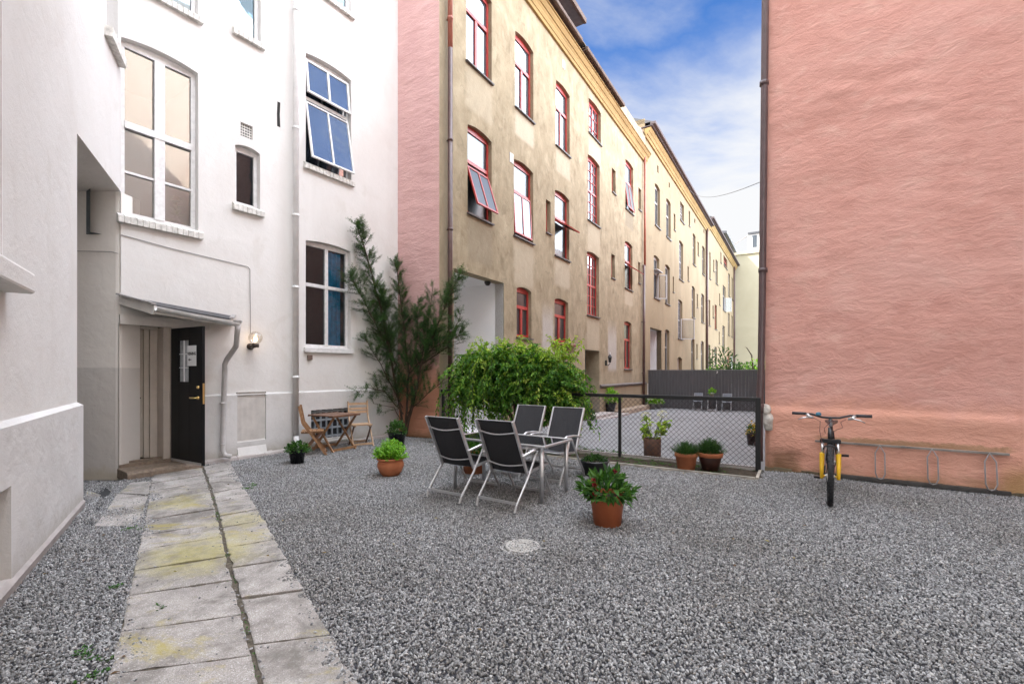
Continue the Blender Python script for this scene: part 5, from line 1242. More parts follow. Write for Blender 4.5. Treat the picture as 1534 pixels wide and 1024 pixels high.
# grey folding set by the board fence
def iron_chair(label, M):
    t = thing('folding_chair', label, 'chair', M=M, group='grey slatted folding chairs at the board fence'); w = .20
    q = MB()
    for s in (-1, 1): q.bar((s*w, .27, 0), (s*w, -.19, .86), .022, .022); q.bar((s*(w-.02), -.23, 0), (s*(w-.02), .19, .45), .022, .022)
    q.bar((-w, .25, .05), (w, .25, .05), .02, .02); q.bar((-w, -.2, .05), (w, -.2, .05), .02, .02); q.build('frame', simple('grey_iron', (.30, .31, .33), .5), t)
    q = MB()
    for k in range(5): q.box(-w, w, -.16+.075*k, -.16+.075*k+.06, .45, .468)
    q.build('seat', PALEGREY, t); q = MB()
    for k in range(3): y = -.125-.02*k; q.box(-w, w, y-.02, y, .66+.075*k, .66+.075*k+.055)
    q.build('backrest', PALEGREY, t)
ayf = -.40
def BFP(px, d): return BF.w(BF.x(px, -d), -d)
def onyard(p): return Vector((p.x, p.y, ay(p)+.012))
iron_chair('pale grey slatted folding chair left of the small table at the board fence', Matrix.Translation(onyard(BFP(1045.5, .55))) @ Matrix.Rotation(BF.rz+math.pi, 4, 'Z'))
iron_chair('pale grey slatted folding chair right of the small table at the board fence', Matrix.Translation(onyard(BFP(1089, .55))) @ Matrix.Rotation(BF.rz+math.pi, 4, 'Z'))
pt = onyard(BFP(1067, .65))
ft = thing('bistro_table', 'small dark folding bistro table between two grey chairs at the board fence', 'table', M=Matrix.Translation(pt) @ Matrix.Rotation(BF.rz, 4, 'Z'))
q = MB(); q.box(-.29, .29, -.29, .29, .69, .715); q.build('table_top', simple('dark_table_paint', (.03, .03, .035), .5), ft, bevel=.01)
q = MB()
for s in (-1, 1):
    for x in (-.2, .2): q.bar((x, s*.25, 0), (x*1.0, -s*.22, .69), .022, .022)
    q.bar((-.2, s*.23, .06), (.2, s*.23, .06), .02, .02)
q.build('leg_frame', simple('pale_iron', (.55, .57, .60), .5), ft)

# ================================================================== PLANTS
def rdir(up=.2):
    while True:
        v = Vector((rnd.uniform(-1, 1), rnd.uniform(-1, 1), rnd.uniform(-1, 1)))
        if .05 < v.length < 1: v.normalize(); v.z += up; return v.normalized()
def mound(mb, n, rx, rz, z0, L, W, m=0, up=.5, fill=.55):
    for k in range(n):
        d = rdir(.0); d.z = abs(d.z); r = rnd.uniform(fill, 1.0)
        lump = 1 + .22*noise.noise(d*2.3+Vector((n, 0, rx*9)))
        p = Vector((d.x*rx*r*lump, d.y*rx*r*lump, z0+d.z*rz*r*lump))
        ld = (d + rdir(.1)*.8 + Vector((0, 0, up*rnd.uniform(-.2, .9)))).normalized()
        mb.leaf(p, ld, rdir(1.2), L*rnd.uniform(.65, 1.2), W*rnd.uniform(.7, 1.2), m)
def twigs(mb, n, rx, rz, z0, r=.004, m=0):
    for k in range(n):
        d = rdir(.7); d.z = abs(d.z); e = Vector((d.x*rx, d.y*rx, z0+d.z*rz)); mb.tube([Vector((d.x*.02, d.y*.02, z0-.03)), Vector((e.x*.4, e.y*.4, z0+(e.z-z0)*.6)), e], [r, r*.8, r*.4], 4, m)
def feather(mb, p, d, L, nl, w, m=0):
    d = d.normalized(); s1 = d.cross(Vector((0, 0, 1)));
    if s1.length < .1: s1 = Vector((1, 0, 0))
    s1.normalize(); s2 = d.cross(s1)
    for k in range(nl):
        t = k/nl; b = p + d*(L*t); a = k*2.4
        o = (s1*math.cos(a)+s2*math.sin(a)*.6)
        mb.leaf(b, d*.75+o, s2, w*(1.05-.5*t)*2.4, w*.62, m, .1)
def potted(label, loc, prof, pm, rim_z, rim_r, fol, seg=28, cat='potted plant', soil=True):
    t = thing('potted_plant', label, cat, loc=loc)
    q = MB(); q.lathe(prof, seg); q.build('pot', pm, t, smooth=True)
    if soil: q = MB(); q.lathe([(.001, rim_z), (rim_r, rim_z-.004)], 18); q.build('soil', SOIL, t)
    fol(t); return t
def tapered(rt, rb, h, rim, rimt=.018, wall=.012):
    return [(.001, 0), (rb, 0), (rt-rimt*.4, h-rim), (rt+rimt*.3, h-rim+.004), (rt+rimt*.3, h-.006), (rt+rimt*.1, h), (rt-wall, h), (rt-wall*1.4, h-.05), (rt-wall*1.6, h-.09)]
def scale_at(py): return (py-HZ)/HC          # pixels per metre on the ground there
def fol1(n, rx, rz, z0, L, W, mat, **k):
    def f(t):
        q = MB(); mound(q, n, rx, rz, z0, L, W, **k); q.build('foliage', mat, t)
    return f
# small black pot beside the wooden chair
p = G(441, 697); 
potted('small black glazed pot with leafy green plant beside the acacia folding chair', (p.x, p.y+.10, .012), tapered(.135, .10, .24, .03), BLKPOT, .21, .12, fol1(420, .19, .17, .20, .055, .032, L_MID))
# terracotta bowl with boxwood-like bright plant
p = G(580, 718); z_ = p.y/F
bowl = [(.001, 0), (.10, 0), (.15, .06), (.182, .14), (.185, .19), (.17, .225), (.165, .235), (.19, .25), (.195, .262), (.188, .274), (.165, .272), (.155, .23)]
def folb(t):
    q = MB()
    for k in range(150):
        d = rdir(.9); d.z = abs(d.z); e = Vector((d.x*.25, d.y*.25, .27+d.z*.27*rnd.uniform(.6, 1.05))); b = Vector((d.x*.11, d.y*.11, .23))
        for j in range(15):
            tt = .25+.75*j/14; pp = b.lerp(e, tt); a = j*2.4; q.leaf(pp, (e-b).normalized()*.7+Vector((math.cos(a), math.sin(a), .25)), Vector((0, 0, 1)), .040, .022)
    q.build('foliage', L_BRIGHT, t)
potted('rounded terracotta bowl pot of bright green bushy plant on the open gravel', (p.x, p.y+.19, .01), [(r*1.04, z*1.0) for r, z in bowl], TERRA, .235, .165, folb, 36)
# black pot by the tree
p = G(592, 670); potted('black glazed pot with dark leafy plant beneath the dark conifer', (p.x, p.y+.14, .012), tapered(.185, .14, .28, .03), BLKPOT, .25, .165, fol1(330, .20, .30, .24, .07, .035, L_MID))
# foreground terracotta pot with red flowers
p = G(914, 793); hp = .325
def folr(t):
    q = MB(); r = MB()
    mound(q, 250, .27, .24, .29, .12, .052, up=.2, fill=.5)
    for k in range(70):
        a = rnd.uniform(0, 6.28); pp = Vector((math.cos(a)*.17, math.sin(a)*.17, .33)); q.leaf(pp, Vector((math.cos(a), math.sin(a), rnd.uniform(-.9, .2))), Vector((0, 0, 1)), .12, .05)
    q.build('foliage', L_MID, t)
    for (dx, dz) in ((.02, .60), (.07, .61)): pass
    for (x, y, z) in ((.045, -.10, .56), (-.17, -.16, .48), (-.16, -.18, .44), (-.18, -.14, .34)):
        for k in range(10): r.leaf(Vector((x, y, z)), rdir(.3), rdir(1), .036, .032)
    r.build('flower', PETALR, t)
potted('orange terracotta pot with dark red flowers standing alone in front of the table', (p.x, p.y+.135, .006), tapered(.175, .135, hp, .05, .02), TERRAP, .29, .15, folr, 36)
# wide dark planter behind it
p = G(894, 716); potted('wide black planter with pale rim and low sprigs, behind the red flowered pot', (p.x, p.y+.19, .012), [(.001, 0), (.17, 0), (.205, .19), (.218, .195), (.222, .21), (.214, .222), (.20, .215), (.19, .18)], simple('black_planter', (.02, .02, .022), .4), .19, .195, fol1(420, .19, .11, .18, .045, .022, L_DARK), 30)
# two pots at the fence
def juniper(n, rx, rz, z0, mat, L=.14):
    def f(t):
        q = MB()
        for k in range(n):
            d = rdir(.55); d.z = abs(d.z)*.9+.05; b = Vector((d.x*rx*.35, d.y*rx*.35, z0)); e = Vector((d.x*rx, d.y*rx, z0+d.z*rz))*1.0
            feather(q, b.lerp(e, rnd.uniform(.2, .65)), (e-b)+Vector((0, 0, .05)), L, 14, .016)
        q.build('foliage', mat, t)
    return f
p = G(1033, 707); potted('terracotta pot of dark juniper, left of two at the chain link fence', (p.x, p.y+.14, .01), tapered(.168, .125, .27, .06, .02), TERRA, .24, .145, juniper(230, .20, .17, .22, L_DARK))
p = G(1069.5, 708); potted('dark brown pot with terracotta rim and taller green shrub, against the chain link fence', (p.x, p.y+.14, .01), [(.001, 0), (.115, 0), (.165, .19), (.166, .215)], BRNPOT, .25, .155, juniper(260, .20, .27, .24, L_DARK, .13), 30)
rt_ = [o for o in COL.objects if o.get('label', '').startswith('dark brown pot')][0]
q = MB(); q.lathe([(.166, .2155), (.185, .218), (.192, .275), (.186, .285), (.172, .283), (.165, .24)], 30); q.build('rim', TERRA, rt_, smooth=True)
# hydrangea behind the fence
p = G(981, 687); zz = ay(p); p = G(981, 687.5, zz)
def folh(t):
    q = MB(); s = MB(); fl = MB()
    for k in range(15):
        a = rnd.uniform(0, 6.28); r = rnd.uniform(.12, .34); e = Vector((math.cos(a)*r, math.sin(a)*r, .40+rnd.uniform(.05, .30)))
        s.tube([Vector((math.cos(a)*.05, math.sin(a)*.05, .30)), e*.6+Vector((0, 0, .18)), e], .005, 5)
        for j in range(7):
            b = s.v[-1]; pp = Vector((e.x, e.y, e.z))*rnd.uniform(.75, 1.05); q.leaf(pp, rdir(.1), Vector((0, 0, 1)), .12, .08)
    for (x, y, z) in ((-.12, -.02, .76), (.20, .04, .78)):
        s.tube([Vector((0, 0, .3)), Vector((x*.6, y, .5)), Vector((x, y, z-.03))], .006, 5)
        for k in range(70): d = rdir(.4); fl.leaf(Vector((x, y, z))+Vector((d.x*.075, d.y*.075, d.z*.045)), d, rdir(1), .03, .03)
    q.build('foliage', L_YOUNG, t); s.build('stem', STEM, t); fl.build('flower_head', PETALW, t)
potted('mottled brown pot of white hydrangea standing behind the chain link fence', (p.x, p.y+.15, zz+.008), [(.001, 0), (.15, 0), (.155, .34), (.15, .345), (.135, .34), (.13, .28)], RUSTPOT, .31, .135, folh)
# tall black pot at the ochre wall
def yardp(px, py, d=.12): 
    p = G(px, py)
    for k in range(6): p = G(px, py, ay(p)+.01)
    p = p + Vector((0, d, 0)); return (p.x, p.y, ay(p)+.012)
potted('tall tapered black pot with bright green shrub against the ochre wall', yardp(914.5, 622), [(.001, 0), (.14, 0), (.20, .2), (.27, .50), (.275, .56), (.25, .57), (.23, .5)], BLKPOT, .52, .23, fol1(520, .46, .62, .55, .13, .07, L_BRIGHT, up=.6))
t = thing('shrub', 'low leafy shrub with yellow flowers by the doorstep behind the chain link fence', 'shrub', loc=yardp(881, 630, .3))
q = MB(); mound(q, 420, .30, .62, .0, .11, .06, fill=.45); q.build('foliage', L_MID, t); q = MB()
for k in range(26): d = rdir(.6); d.z = abs(d.z); q.leaf(Vector((d.x*.30, d.y*.30, .1+d.z*.55)), rdir(.5), rdir(1), .06, .05)
q.build('flower', PETALY, t)
# flower pots in the corner of the board fence
def folw(n, nf, mat, r=.26, h=.34):
    def f(t):
        q = MB(); mound(q, n, r, h, .26, .10, .055, fill=.4, up=.5); q.build('foliage', mat, t); q = MB()
        for k in range(nf):
            d = rdir(.4); d.z = abs(d.z); c = Vector((d.x*r, d.y*r, .28+d.z*h))
            for j in range(7): q.leaf(c, rdir(.3), rdir(1), .06, .055)
        if nf: q.build('flower', PETALW, t)
    return f
for (px, py, lab, n, nf, mat) in ((965.5, 611.5, 'grey pot of plain green leaves beside the brown pipe at the board fence', 190, 0, L_MID), (978.5, 612.5, 'grey pot crowded with white blooms, in the middle of the three at the board fence', 240, 16, L_BRIGHT), (988, 612, 'smaller grey pot with few white blooms, last of three before bare boards', 200, 9, L_BRIGHT)):
    s_ = .9 if 'smaller' in lab else 1
    potted(lab, yardp(px, py, .1), [(r*s_, z*s_) for r, z in tapered(.17, .125, .30, .04)], GREYPOT, .26*s_, .15*s_, folw(n, nf, mat))
potted('white pot with leafy plant on the small bistro table by the board fence', (pt.x, pt.y, pt.z+.716), tapered(.10, .075, .18, .03), simple('white_pot', (.62, .60, .56), .6), .16, .085, fol1(110, .16, .24, .16, .10, .06, L_BRIGHT))
# pot glimpsed under the table
p = G(711, 712); potted('terracotta pot with leafy plant half hidden behind the glass table', (p.x-.02, p.y+.15, .012), tapered(.20, .15, .30, .06, .02), TERRA, .27, .18, fol1(200, .22, .26, .26, .10, .055, L_MID))
# yellow flowers at the corner behind the fence
p = yardp(1136, 668, .25); potted('little pot of yellow flowers behind the fence post at the pink corner', p, tapered(.13, .10, .26, .03), BRNPOT, .23, .115, lambda t: (fol1(140, .13, .22, .24, .06, .035, L_MID)(t), fol1(120, .15, .30, .22, .04, .04, PETALY)(t)))
# ---- dark conifer in the corner
base = G(606, 655); cz_ = base.y-.05
yew = thing('conifer', 'dark many stemmed yew growing in the corner of the white and pink walls', 'tree', loc=(base.x, cz_, 0))
def Q(px, py, dz=0.0):
    wy = WF.w(WF.x(px), 0).y if px < 596 else EF.w(EF.x(min(px, 657)), 0).y
    return P(px, py, min(cz_+dz, wy-.30)) - Vector((base.x, cz_, 0))
stems = [([(607, 652), (590, 560), (572, 470), (553, 395), (535, 336)], -.1, .032), ([(607, 652), (612, 560), (604, 480), (592, 392)], .15, .03), ([(609, 650), (632, 545), (662, 470), (690, 408)], -.2, .026),
         ([(608, 640), (625, 570), (640, 500), (648, 432)], .0, .02), ([(604, 620), (575, 585), (548, 580), (534, 588)], -.25, .013), ([(603, 610), (570, 545), (545, 505)], -.2, .014), ([(609, 620), (640, 590), (676, 560)], -.3, .012),
         ([(600, 560), (565, 490), (540, 440), (524, 412)], -.15, .014), ([(612, 560), (650, 520), (694, 500)], -.15, .014), ([(590, 540), (575, 470), (570, 430)], .1, .012), ([(612, 560), (625, 510), (626, 450)], .1, .012), ([(606, 640), (590, 610), (560, 604)], -.3, .010), ([(632, 545), (670, 520), (690, 470)], -.1, .012)]
tr = MB(); fo = MB()
for (pp, dz, r0) in stems:
    pts = [Q(*a, dz*min(1, i/2)) for i, a in enumerate(pp)]; fine = []
    for i in range(len(pts)-1):
        for k in range(5): fine.append(pts[i].lerp(pts[i+1], k/5) + Vector((noise.noise(pts[i]*3+Vector((k, 0, 0)))*.03, 0, 0)))
    fine.append(pts[-1]); n = len(fine)
    tr.tube(fine, [r0*(1-.75*i/n) for i in range(n)], 7)
    L = sum((fine[i+1]-fine[i]).length for i in range(n-1)); nb = int(L*30)
    for k in range(nb):
        t = rnd.uniform(.20 if r0 > .02 else .05, 1.0); i = min(n-2, int(t*(n-1))); b = fine[i].lerp(fine[i+1], t*(n-1)-i); ax = (fine[i+1]-fine[i]).normalized()
        if b.z < .62 or (b.z < 2.0 and rnd.random() < .5): continue
        o = rdir(0); o = (o - ax*o.dot(ax)).normalized(); o.y *= .6; d = (ax*rnd.uniform(.5, 1.1)+o*rnd.uniform(.8, 1.2)+Vector((0, 0, .1))).normalized()
        lb = rnd.uniform(.2, .62)*(1.15-.85*t)
        tr.tube([b, b+d*lb], [.005, .002], 4, cap=False)
        for j in range(int(lb/.05)+2):
            c = b + d*(lb*(j+.5)/(int(lb/.05)+2)); dd = (d*1.0+rdir(.05)*.75).normalized(); feather(fo, c, dd, rnd.uniform(.08, .15), 9, .023)
        feather(fo, b+d*lb*.8, d, .17, 13, .021)
    feather(fo, fine[-2], fine[-1]-fine[-2], .30, 18, .02)
tr.build('trunk', BARK, yew); fo.build('crown', L_YEW, yew)
# ---- arching shrub over the fence
bx0, bx1 = FF.x(668), FF.x(868); bc = (bx0+bx1)/2
bc = FF.x(772)
sh = thing('shrub', 'large arching shrub with drooping bright leaves spilling over the chain link fence', 'shrub', M=Matrix.Translation(FP(bc, .05)) @ Matrix.Rotation(FF.rz, 4, 'Z'))
hw = (FF.x(872)-FF.x(672))/2
tr = MB(); lf = MB(); yg = MB()
for (x0, x1, zt_) in ((-.1, -.55, 1.6), (-.06, .35, 1.7), (.0, .0, 1.9), (.05, .75, 1.55), (-.12, -.2, 1.8)):
    tr.tube([(x0, .0, 0), (x0*.6+rnd.uniform(-.06, .06), .05, .5), (x0*.5+x1*.4, -.04, 1.05), (x1, 0, zt_)], [.035, .03, .024, .01], 7)
nt = 0
for k in range(980):
    a = rnd.uniform(-1, 1); xx = hw*.80*a; zz = 1.93 - (.34 if a > 0 else .12)*abs(a)**2.2 + .20*noise.noise(Vector((xx*2.3, 5, 1))) + rnd.uniform(-.85, .05); yy = rnd.uniform(-.30, .30)
    az = rnd.uniform(0, 6.28); d = Vector((math.cos(az)*1.0+.4*a, math.sin(az)*.8, rnd.uniform(-.5, 1.0))).normalized()
    L = rnd.uniform(.3, .65); nseg = 9; p = Vector((xx, yy, zz)); young = (rnd.random() < .28 and zz > 1.6) or rnd.random() < .06
    hang = rnd.uniform(.25, 1.05); pts = [p.copy()]
    rq = rnd.random()
    if rq < .05 or (a < -.4 and rq < .24): hang = 2.4; L = rnd.uniform(1.1, 1.75)
    elif rq > .95: hang = .35; d = Vector((d.x*.5, d.y*.3, 1)).normalized(); p.z = max(p.z, 1.75); L = rnd.uniform(.3, .6); young = True
    for s in range(nseg):
        p = p + d*(L/nseg); d = (d + Vector((0, 0, -hang*2.2/nseg))).normalized(); pts.append(p.copy())
        if p.z < .30: break
    if len(pts) < 5: continue
    tr.tube(pts[::2], .003, 3, cap=False); tgt = yg if young else lf
    for s in range(1, len(pts)):
        ax = (pts[s]-pts[s-1]).normalized(); sd = ax.cross(Vector((0, 0, 1)))
        if sd.length < .1: sd = Vector((math.cos(az), math.sin(az), 0)).cross(ax)
        sd.normalize()
        for m_ in (0, .33, .66):
            sg = rnd.choice((-1, 1)); q_ = pts[s-1].lerp(pts[s], m_+rnd.uniform(-.1, .1))
            tgt.leaf(q_, ax*rnd.uniform(-.1, .9)+sd*sg*rnd.uniform(.3, 1.1)+rdir(0)*.7+Vector((0, 0, -.55)), Vector((0, 0, 1))+rdir()*.7, rnd.uniform(.06, .115), rnd.uniform(.032, .055))
for k in range(9500):
    a = rnd.uniform(-1, 1); d = rdir(); xx = hw*.80*a; ztop = 1.98-.5*abs(a)**2.2; lo = .34 if -.1 < a < .8 else .60; zz = lo + (ztop-lo)*rnd.random()**.8
    if noise.noise(Vector((xx*2.6, zz*2.2, 1))) < -.10 + .30*max(0, 1.15-zz): continue
    lf.leaf(Vector((xx, rnd.uniform(-.32, .32), zz)), d+Vector((0, 0, -.3)), rdir(1), rnd.uniform(.07, .11), .045)
tr.build('trunk', BARK, sh); lf.build('crown', L_BUSH, sh); yg.build('young_shoots', L_YOUNG, sh)
# long yellow-green runners reaching left
# ---- greenery beyond the board fence
def bushy(name, label, loc, n, rx, rz, z0, L, W, mat, trunk=True, cat='shrub'):
    t = thing(name, label, cat, loc=loc); q = MB(); mound(q, n, rx, rz, z0, L, W, fill=.3); q.build('crown', mat, t)
    if trunk: q = MB(); twigs(q, 9, rx*.7, rz*.8, max(.1, z0*.5), .03); q.tube([(0, 0, -.45), (0, 0, z0+.2)], [.06, .04], 6); q.build('trunk', BARK, t)
    return t
cl = T2.w(T2.x(1064.5, -.25), -.25); bushy('climbing_plant', 'dark climber on the ochre wall beyond the board fence', (cl.x, cl.y, 0), 420, .55, 3.6, .2, .22, .13, L_DARK, cat='climber')
c = T2.w(T2.x(1072, -1.0), -1.2); bushy('shrub', 'pale green low bush beside the climber beyond the board fence', (c.x, c.y, 0), 260, 1.3, 1.9, .3, .22, .12, L_BRIGHT)
c = P(1086, 545, 36); bushy('shrub', 'brownish spiky shrub showing above the board fence before the white door', (c.x, c.y, 0), 420, 1.2, 2.5, 1.0, .38, .10, L_DARK)
c = P(1110, 552, 38); bushy('hedge', 'leafy green hedge below the cream house beyond the board fence', (c.x, c.y, 0), 700, 1.7, 1.6, .9, .24, .13, L_MID, cat='hedge')
c = P(1132, 550, 37); bushy('shrub', 'yellow green bush at the pipe end of the board fence', (c.x, c.y, 0), 420, 1.3, 1.7, .9, .22, .12, L_BRIGHT)
st0 = P(1127, 550, 37); q = MB(); b = Vector((st0.x, st0.y, 0))
t = thing('bare_sapling', 'thin bare curved stem rising above the greenery beyond the board fence', 'sapling', loc=b); q.tube([(0, 0, -.4), (.05, 0, 1.9), (-.05, 0, 2.9), (-.45, 0, 3.5), (-.6, 0, 3.55)], [.06, .05, .05, .03, .01], 6); q.build('stem', BARK, t)

# ================================================================== BIKE RACK AND BICYCLE
ra, rb = PF.xz(1221, 659, -.06), PF.xz(1512, 681.5, -.06); la, lb = PF.xz(1257, 708, -.10), PF.xz(1512, 737, -.10)
ztb = (ra[1]+rb[1])/2; zlb = max(.06, (la[1]+lb[1])/2)
rk = thing('bicycle_rack', 'grey steel wall bicycle rack with wheel hoops along the pink wall', 'bicycle rack', M=PF.M)
q = MB(); q.prism([(ra[0], -.085, ztb-.014), (ra[0], -.045, ztb-.014), (ra[0], -.045, ztb+.014), (ra[0], -.085, ztb+.014)], (rb[0]-ra[0], 0, 0))
for x in (ra[0]+.15, (ra[0]+rb[0])/2, rb[0]-.1): q.box(x-.02, x+.02, -.045, .03, ztb-.015, ztb+.015)
RSTEEL = simple('weathered_steel', (.22, .20, .18), .5, .5, var=.35); q.build('top_rail', RSTEEL, rk, bevel=.004)
q = MB(); q.box(ra[0]+.1, rb[0], -.15, -.11, zlb-.05, zlb); q.box(ra[0]+.1, rb[0]-.1, -.109, -.05, zlb-.02, zlb-.004)
for x in (ra[0]+.3, (ra[0]+rb[0])/2, rb[0]-.1): q.box(x-.03, x+.03, -.14, -.05, -.02, zlb-.051)
q.build('bottom_rail', simple('dark_rail', (.06, .055, .05), .6, .3, var=.4), rk, bevel=.004)
for px in (1243, 1318, 1396.5, 1483):
    x = PF.x(px, -.10); w = .052; q = MB(); a, b = ztb+.0, zlb
    q.tube([(x, -.09, a+.005), (x+w, -.125, a-.10), (x+w, -.17, b+.075), (x+w*.6, -.168, b+.012), (x, -.165, b-.002), (x-w*.6, -.168, b+.012), (x-w, -.17, b+.075), (x-w, -.125, a-.10)], .0085, 8, closed=True); q.build('wheel_hoop', simple('galvanised_steel', (.30, .29, .29), .45, .6), rk, smooth=True)
bp = G(1243.5, 757); wall_d = Vector((PF.n.x, PF.n.y, 0))
BM = Matrix.Translation((bp.x, bp.y, .0)) @ Matrix.Rotation(math.atan2(wall_d.y, wall_d.x)-math.pi/2 - R(1.2), 4, 'Z')
bk = thing('bicycle', 'mountain bicycle with yellow fork parked nose out in the rack at the pink wall', 'bicycle', M=BM)
RW = .345
def wheel(M):
    q = MB(); R0, r0 = .316, .029; n = 44
    q.tube([(0, R0*math.cos(2*math.pi*k/n), R0*math.sin(2*math.pi*k/n)) for k in range(n)], r0, 10, closed=True)
    for k in range(54):
        a = 2*math.pi*k/54; c, s = math.cos(a), math.sin(a)
        for xo in ((-.012, .012) if k % 2 else (-.022, 0, .022)):
            rr_ = R0 + (r0**2-xo**2)**.5 - .002; u = Vector((0, c, s)); q.bar(Vector((xo, 0, 0))+u*rr_, Vector((xo, 0, 0))+u*(rr_+.006), .010, .016, (0, -s, c))
    w = q.build('wheel', TYRE, bk, MW[bk] @ M)
    q = MB(); q.lathe([(.284, -.012), (.296, -.014), (.296, .014), (.284, .012), (.284, -.012)], 40, 0, (0, 0, 0), 'x'); q.build('rim', simple('rim_alloy', (.35, .35, .36), .3, .8), w, MW[bk] @ M, smooth=True)
    q = MB()
    for k in range(28):
        a = 2*math.pi*k/28; s = 1 if k % 2 else -1; q.tube([(s*.028, .02*math.cos(a+.6*s), .02*math.sin(a+.6*s)), (0, .286*math.cos(a), .286*math.sin(a))], .0014, 4, cap=False)
    q.lathe([(.001, -.05), (.012, -.05), (.02, -.03), (.014, -.015), (.014, .015), (.02, .03), (.012, .05), (.001, .05)], 12, 0, (0, 0, 0), 'x'); q.build('spokes', STEEL, w, MW[bk] @ M)
steer = Matrix.Rotation(R(2.0), 4, 'Z')
wheel(Matrix.Translation((0, 0, RW)) @ steer); wheel(Matrix.Translation((.0, 1.07, RW)))
hb = Vector((0, .275, 1.0)); hd0 = Vector((0, .17, .73)); hd1 = Vector((0, .225, .87))
q = MB()
for s in (-1, 1): q.tube([(s*.080, -.035, .315), (s*.082, .03, .44), (s*.080, .10, .575), (s*.078, .104, .585)], [.017, .022, .027, .030], 12); q.tube([(s*.08, -.03, .335), (s*.05, .0, .345)], .010, 8)
fk = q.build('fork', YELBIKE, bk, smooth=True)
q = MB(); q.tube([(-.08, .12, .60), (-.06, .115, .665), (0, .11, .69), (.06, .115, .665), (.08, .12, .60)], .010, 8); q.build('fork_brace', BLKBIKE, fk, smooth=True)
q = MB()
for s in (-1, 1): q.tube([(s*.078, .104, .583), (s*.076, .155, .715)], .016, 12)
q.build('stanchion', STEEL, fk, smooth=True)
q = MB(); q.bar((-.105, .165, .73), (.105, .165, .73), .06, .045); q.tube([(-.078, .155, .70), (-.076, .17, .755)], .021, 10); q.tube([(.078, .155, .70), (.076, .17, .755)], .021, 10); q.build('fork_crown', BLKBIKE, fk, bevel=.006)
q = MB()
q.tube([(0, .17, .73), (0, .23, .88)], .026, 12); q.tube([(0, .20, .82), (0, .42, .60), (0, .70, .34)], [.028, .026, .024], 10); q.tube([(0, .225, .865), (0, .86, .80)], .02, 10); q.tube([(0, .70, .34), (0, .90, .88)], .018, 10)
for s in (-1, 1): q.tube([(s*.02, .70, .32), (s*.06, 1.06, RW)], .011, 8); q.tube([(s*.02, .85, .78), (s*.06, 1.06, RW)], .009, 8)
q.build('frame', BLKBIKE, bk, smooth=True)
q = MB(); q.lathe([(.02, 0), (.023, .03), (.019, .09)], 12, 0, (0, .235, .895)); q.tube([(0, .24, .93), (0, .245, .985), (0, .225, 1.0)], [.02, .018, .022], 10); q.build('stem', simple('grey_stem', (.22, .22, .23), .3, .7), bk, smooth=True)
q = MB(); q.tube([(-.39, .29, 1.035), (-.19, .255, 1.035), (-.09, .232, 1.005), (0, .225, 1.0), (.09, .232, 1.005), (.19, .255, 1.035), (.39, .29, 1.035)], .013, 10); hbar = q.build('handlebar', BLKBIKE, bk, smooth=True)
for s in (-1, 1):
    q = MB(); q.tube([(s*.39, .29, 1.035), (s*.25, .266, 1.035)], .018, 12); q.tube([(s*.396, .291, 1.035), (s*.389, .29, 1.035)], .02, 12); q.build('grip', simple('dark_grip', (.03, .03, .035), .6), hbar, smooth=True)
    q = MB(); q.tube([(s*.235, .258, 1.03), (s*.22, .235, 1.005), (s*.17, .23, .995)], [.02, .022, .014], 8); q.tube([(s*.24, .245, 1.03), (s*.20, .225, 1.0)], .016, 8); q.tube([(s*.225, .20, 1.0), (s*.29, .20, .985), (s*.33, .21, .962)], [.009, .007, .006], 6); q.build('brake_lever', STEEL, hbar, smooth=True)
q = MB(); q.lathe([(.03, 0), (.03, .022), (.02, .035), (.001, .04)], 14, 0, (-.12, .235, 1.025)); q.build('bell', simple('blue_bell', (.02, .13, .20), .3), hbar, smooth=True)
q = MB()
for (s, pts) in ((-1, [(-.19, .22, 1.0), (-.10, .17, .96), (-.105, .14, .85), (-.085, .12, .73), (-.06, .06, .66)]), (1, [(.15, .22, .99), (.10, .14, .96), (.12, .13, .90), (.06, .15, .87), (.02, .25, .82)]), (1, [(.02, .2, .98), (-.06, .13, .88), (-.05, .17, .82)])): q.tube(pts, .0035, 5)
q.build('cable', simple('red_cable', (.09, .012, .01), .5), bk)
q = MB(); q.tube([(0, .87, .80), (0, .90, .86)], .014, 8); q.prism([(-.02, .74, .86), (.02, .74, .86), (.07, .98, .875), (.06, 1.02, .875), (-.06, 1.02, .875), (-.07, .98, .875)], (0, 0, .035)); q.build('saddle', BLKBIKE, bk, bevel=.012)
q = MB(); q.lathe([(.001, 0), (.09, 0), (.09, .004), (.001, .004)], 24, 0, (.055, .70, .34), 'x'); q.tube([(.07, .70, .34), (.085, .67, .50)], .012, 8); q.tube([(-.07, .70, .34), (-.085, .73, .18)], .012, 8); q.build('crankset', simple('dark_crank', (.08, .08, .085), .4, .6), bk)
for (x, y, z) in ((.135, .67, .50), (-.135, .73, .18)): q = MB(); q.box(x-.05, x+.05, y-.04, y+.04, z-.012, z+.012); q.build('pedal', BLKBIKE, bk)

# ================================================================== MANHOLE COVER
mc = G(783, 820); q = MB(); R1 = .155; prof = [(.001, .022)]
for k, r in enumerate((.035, .047, .06, .072, .085, .097, .11, .122, .135)): prof.append((r, .024 if k % 2 == 0 else .016))
prof += [(.147, .024), (R1, .02), (R1+.005, -.02)]
mh = thing('manhole_cover', 'round pale manhole cover with concentric rings sunk in the gravel', 'manhole cover', loc=(mc.x, mc.y, .000)); q.lathe(prof, 40); q.build('cover', STONE, mh)
q = MB(); q.lathe([(R1+.012, -.02), (R1+.014, .014), (R1+.035, .008), (R1+.04, -.02)], 40); q.build('rim', STONE, mh)

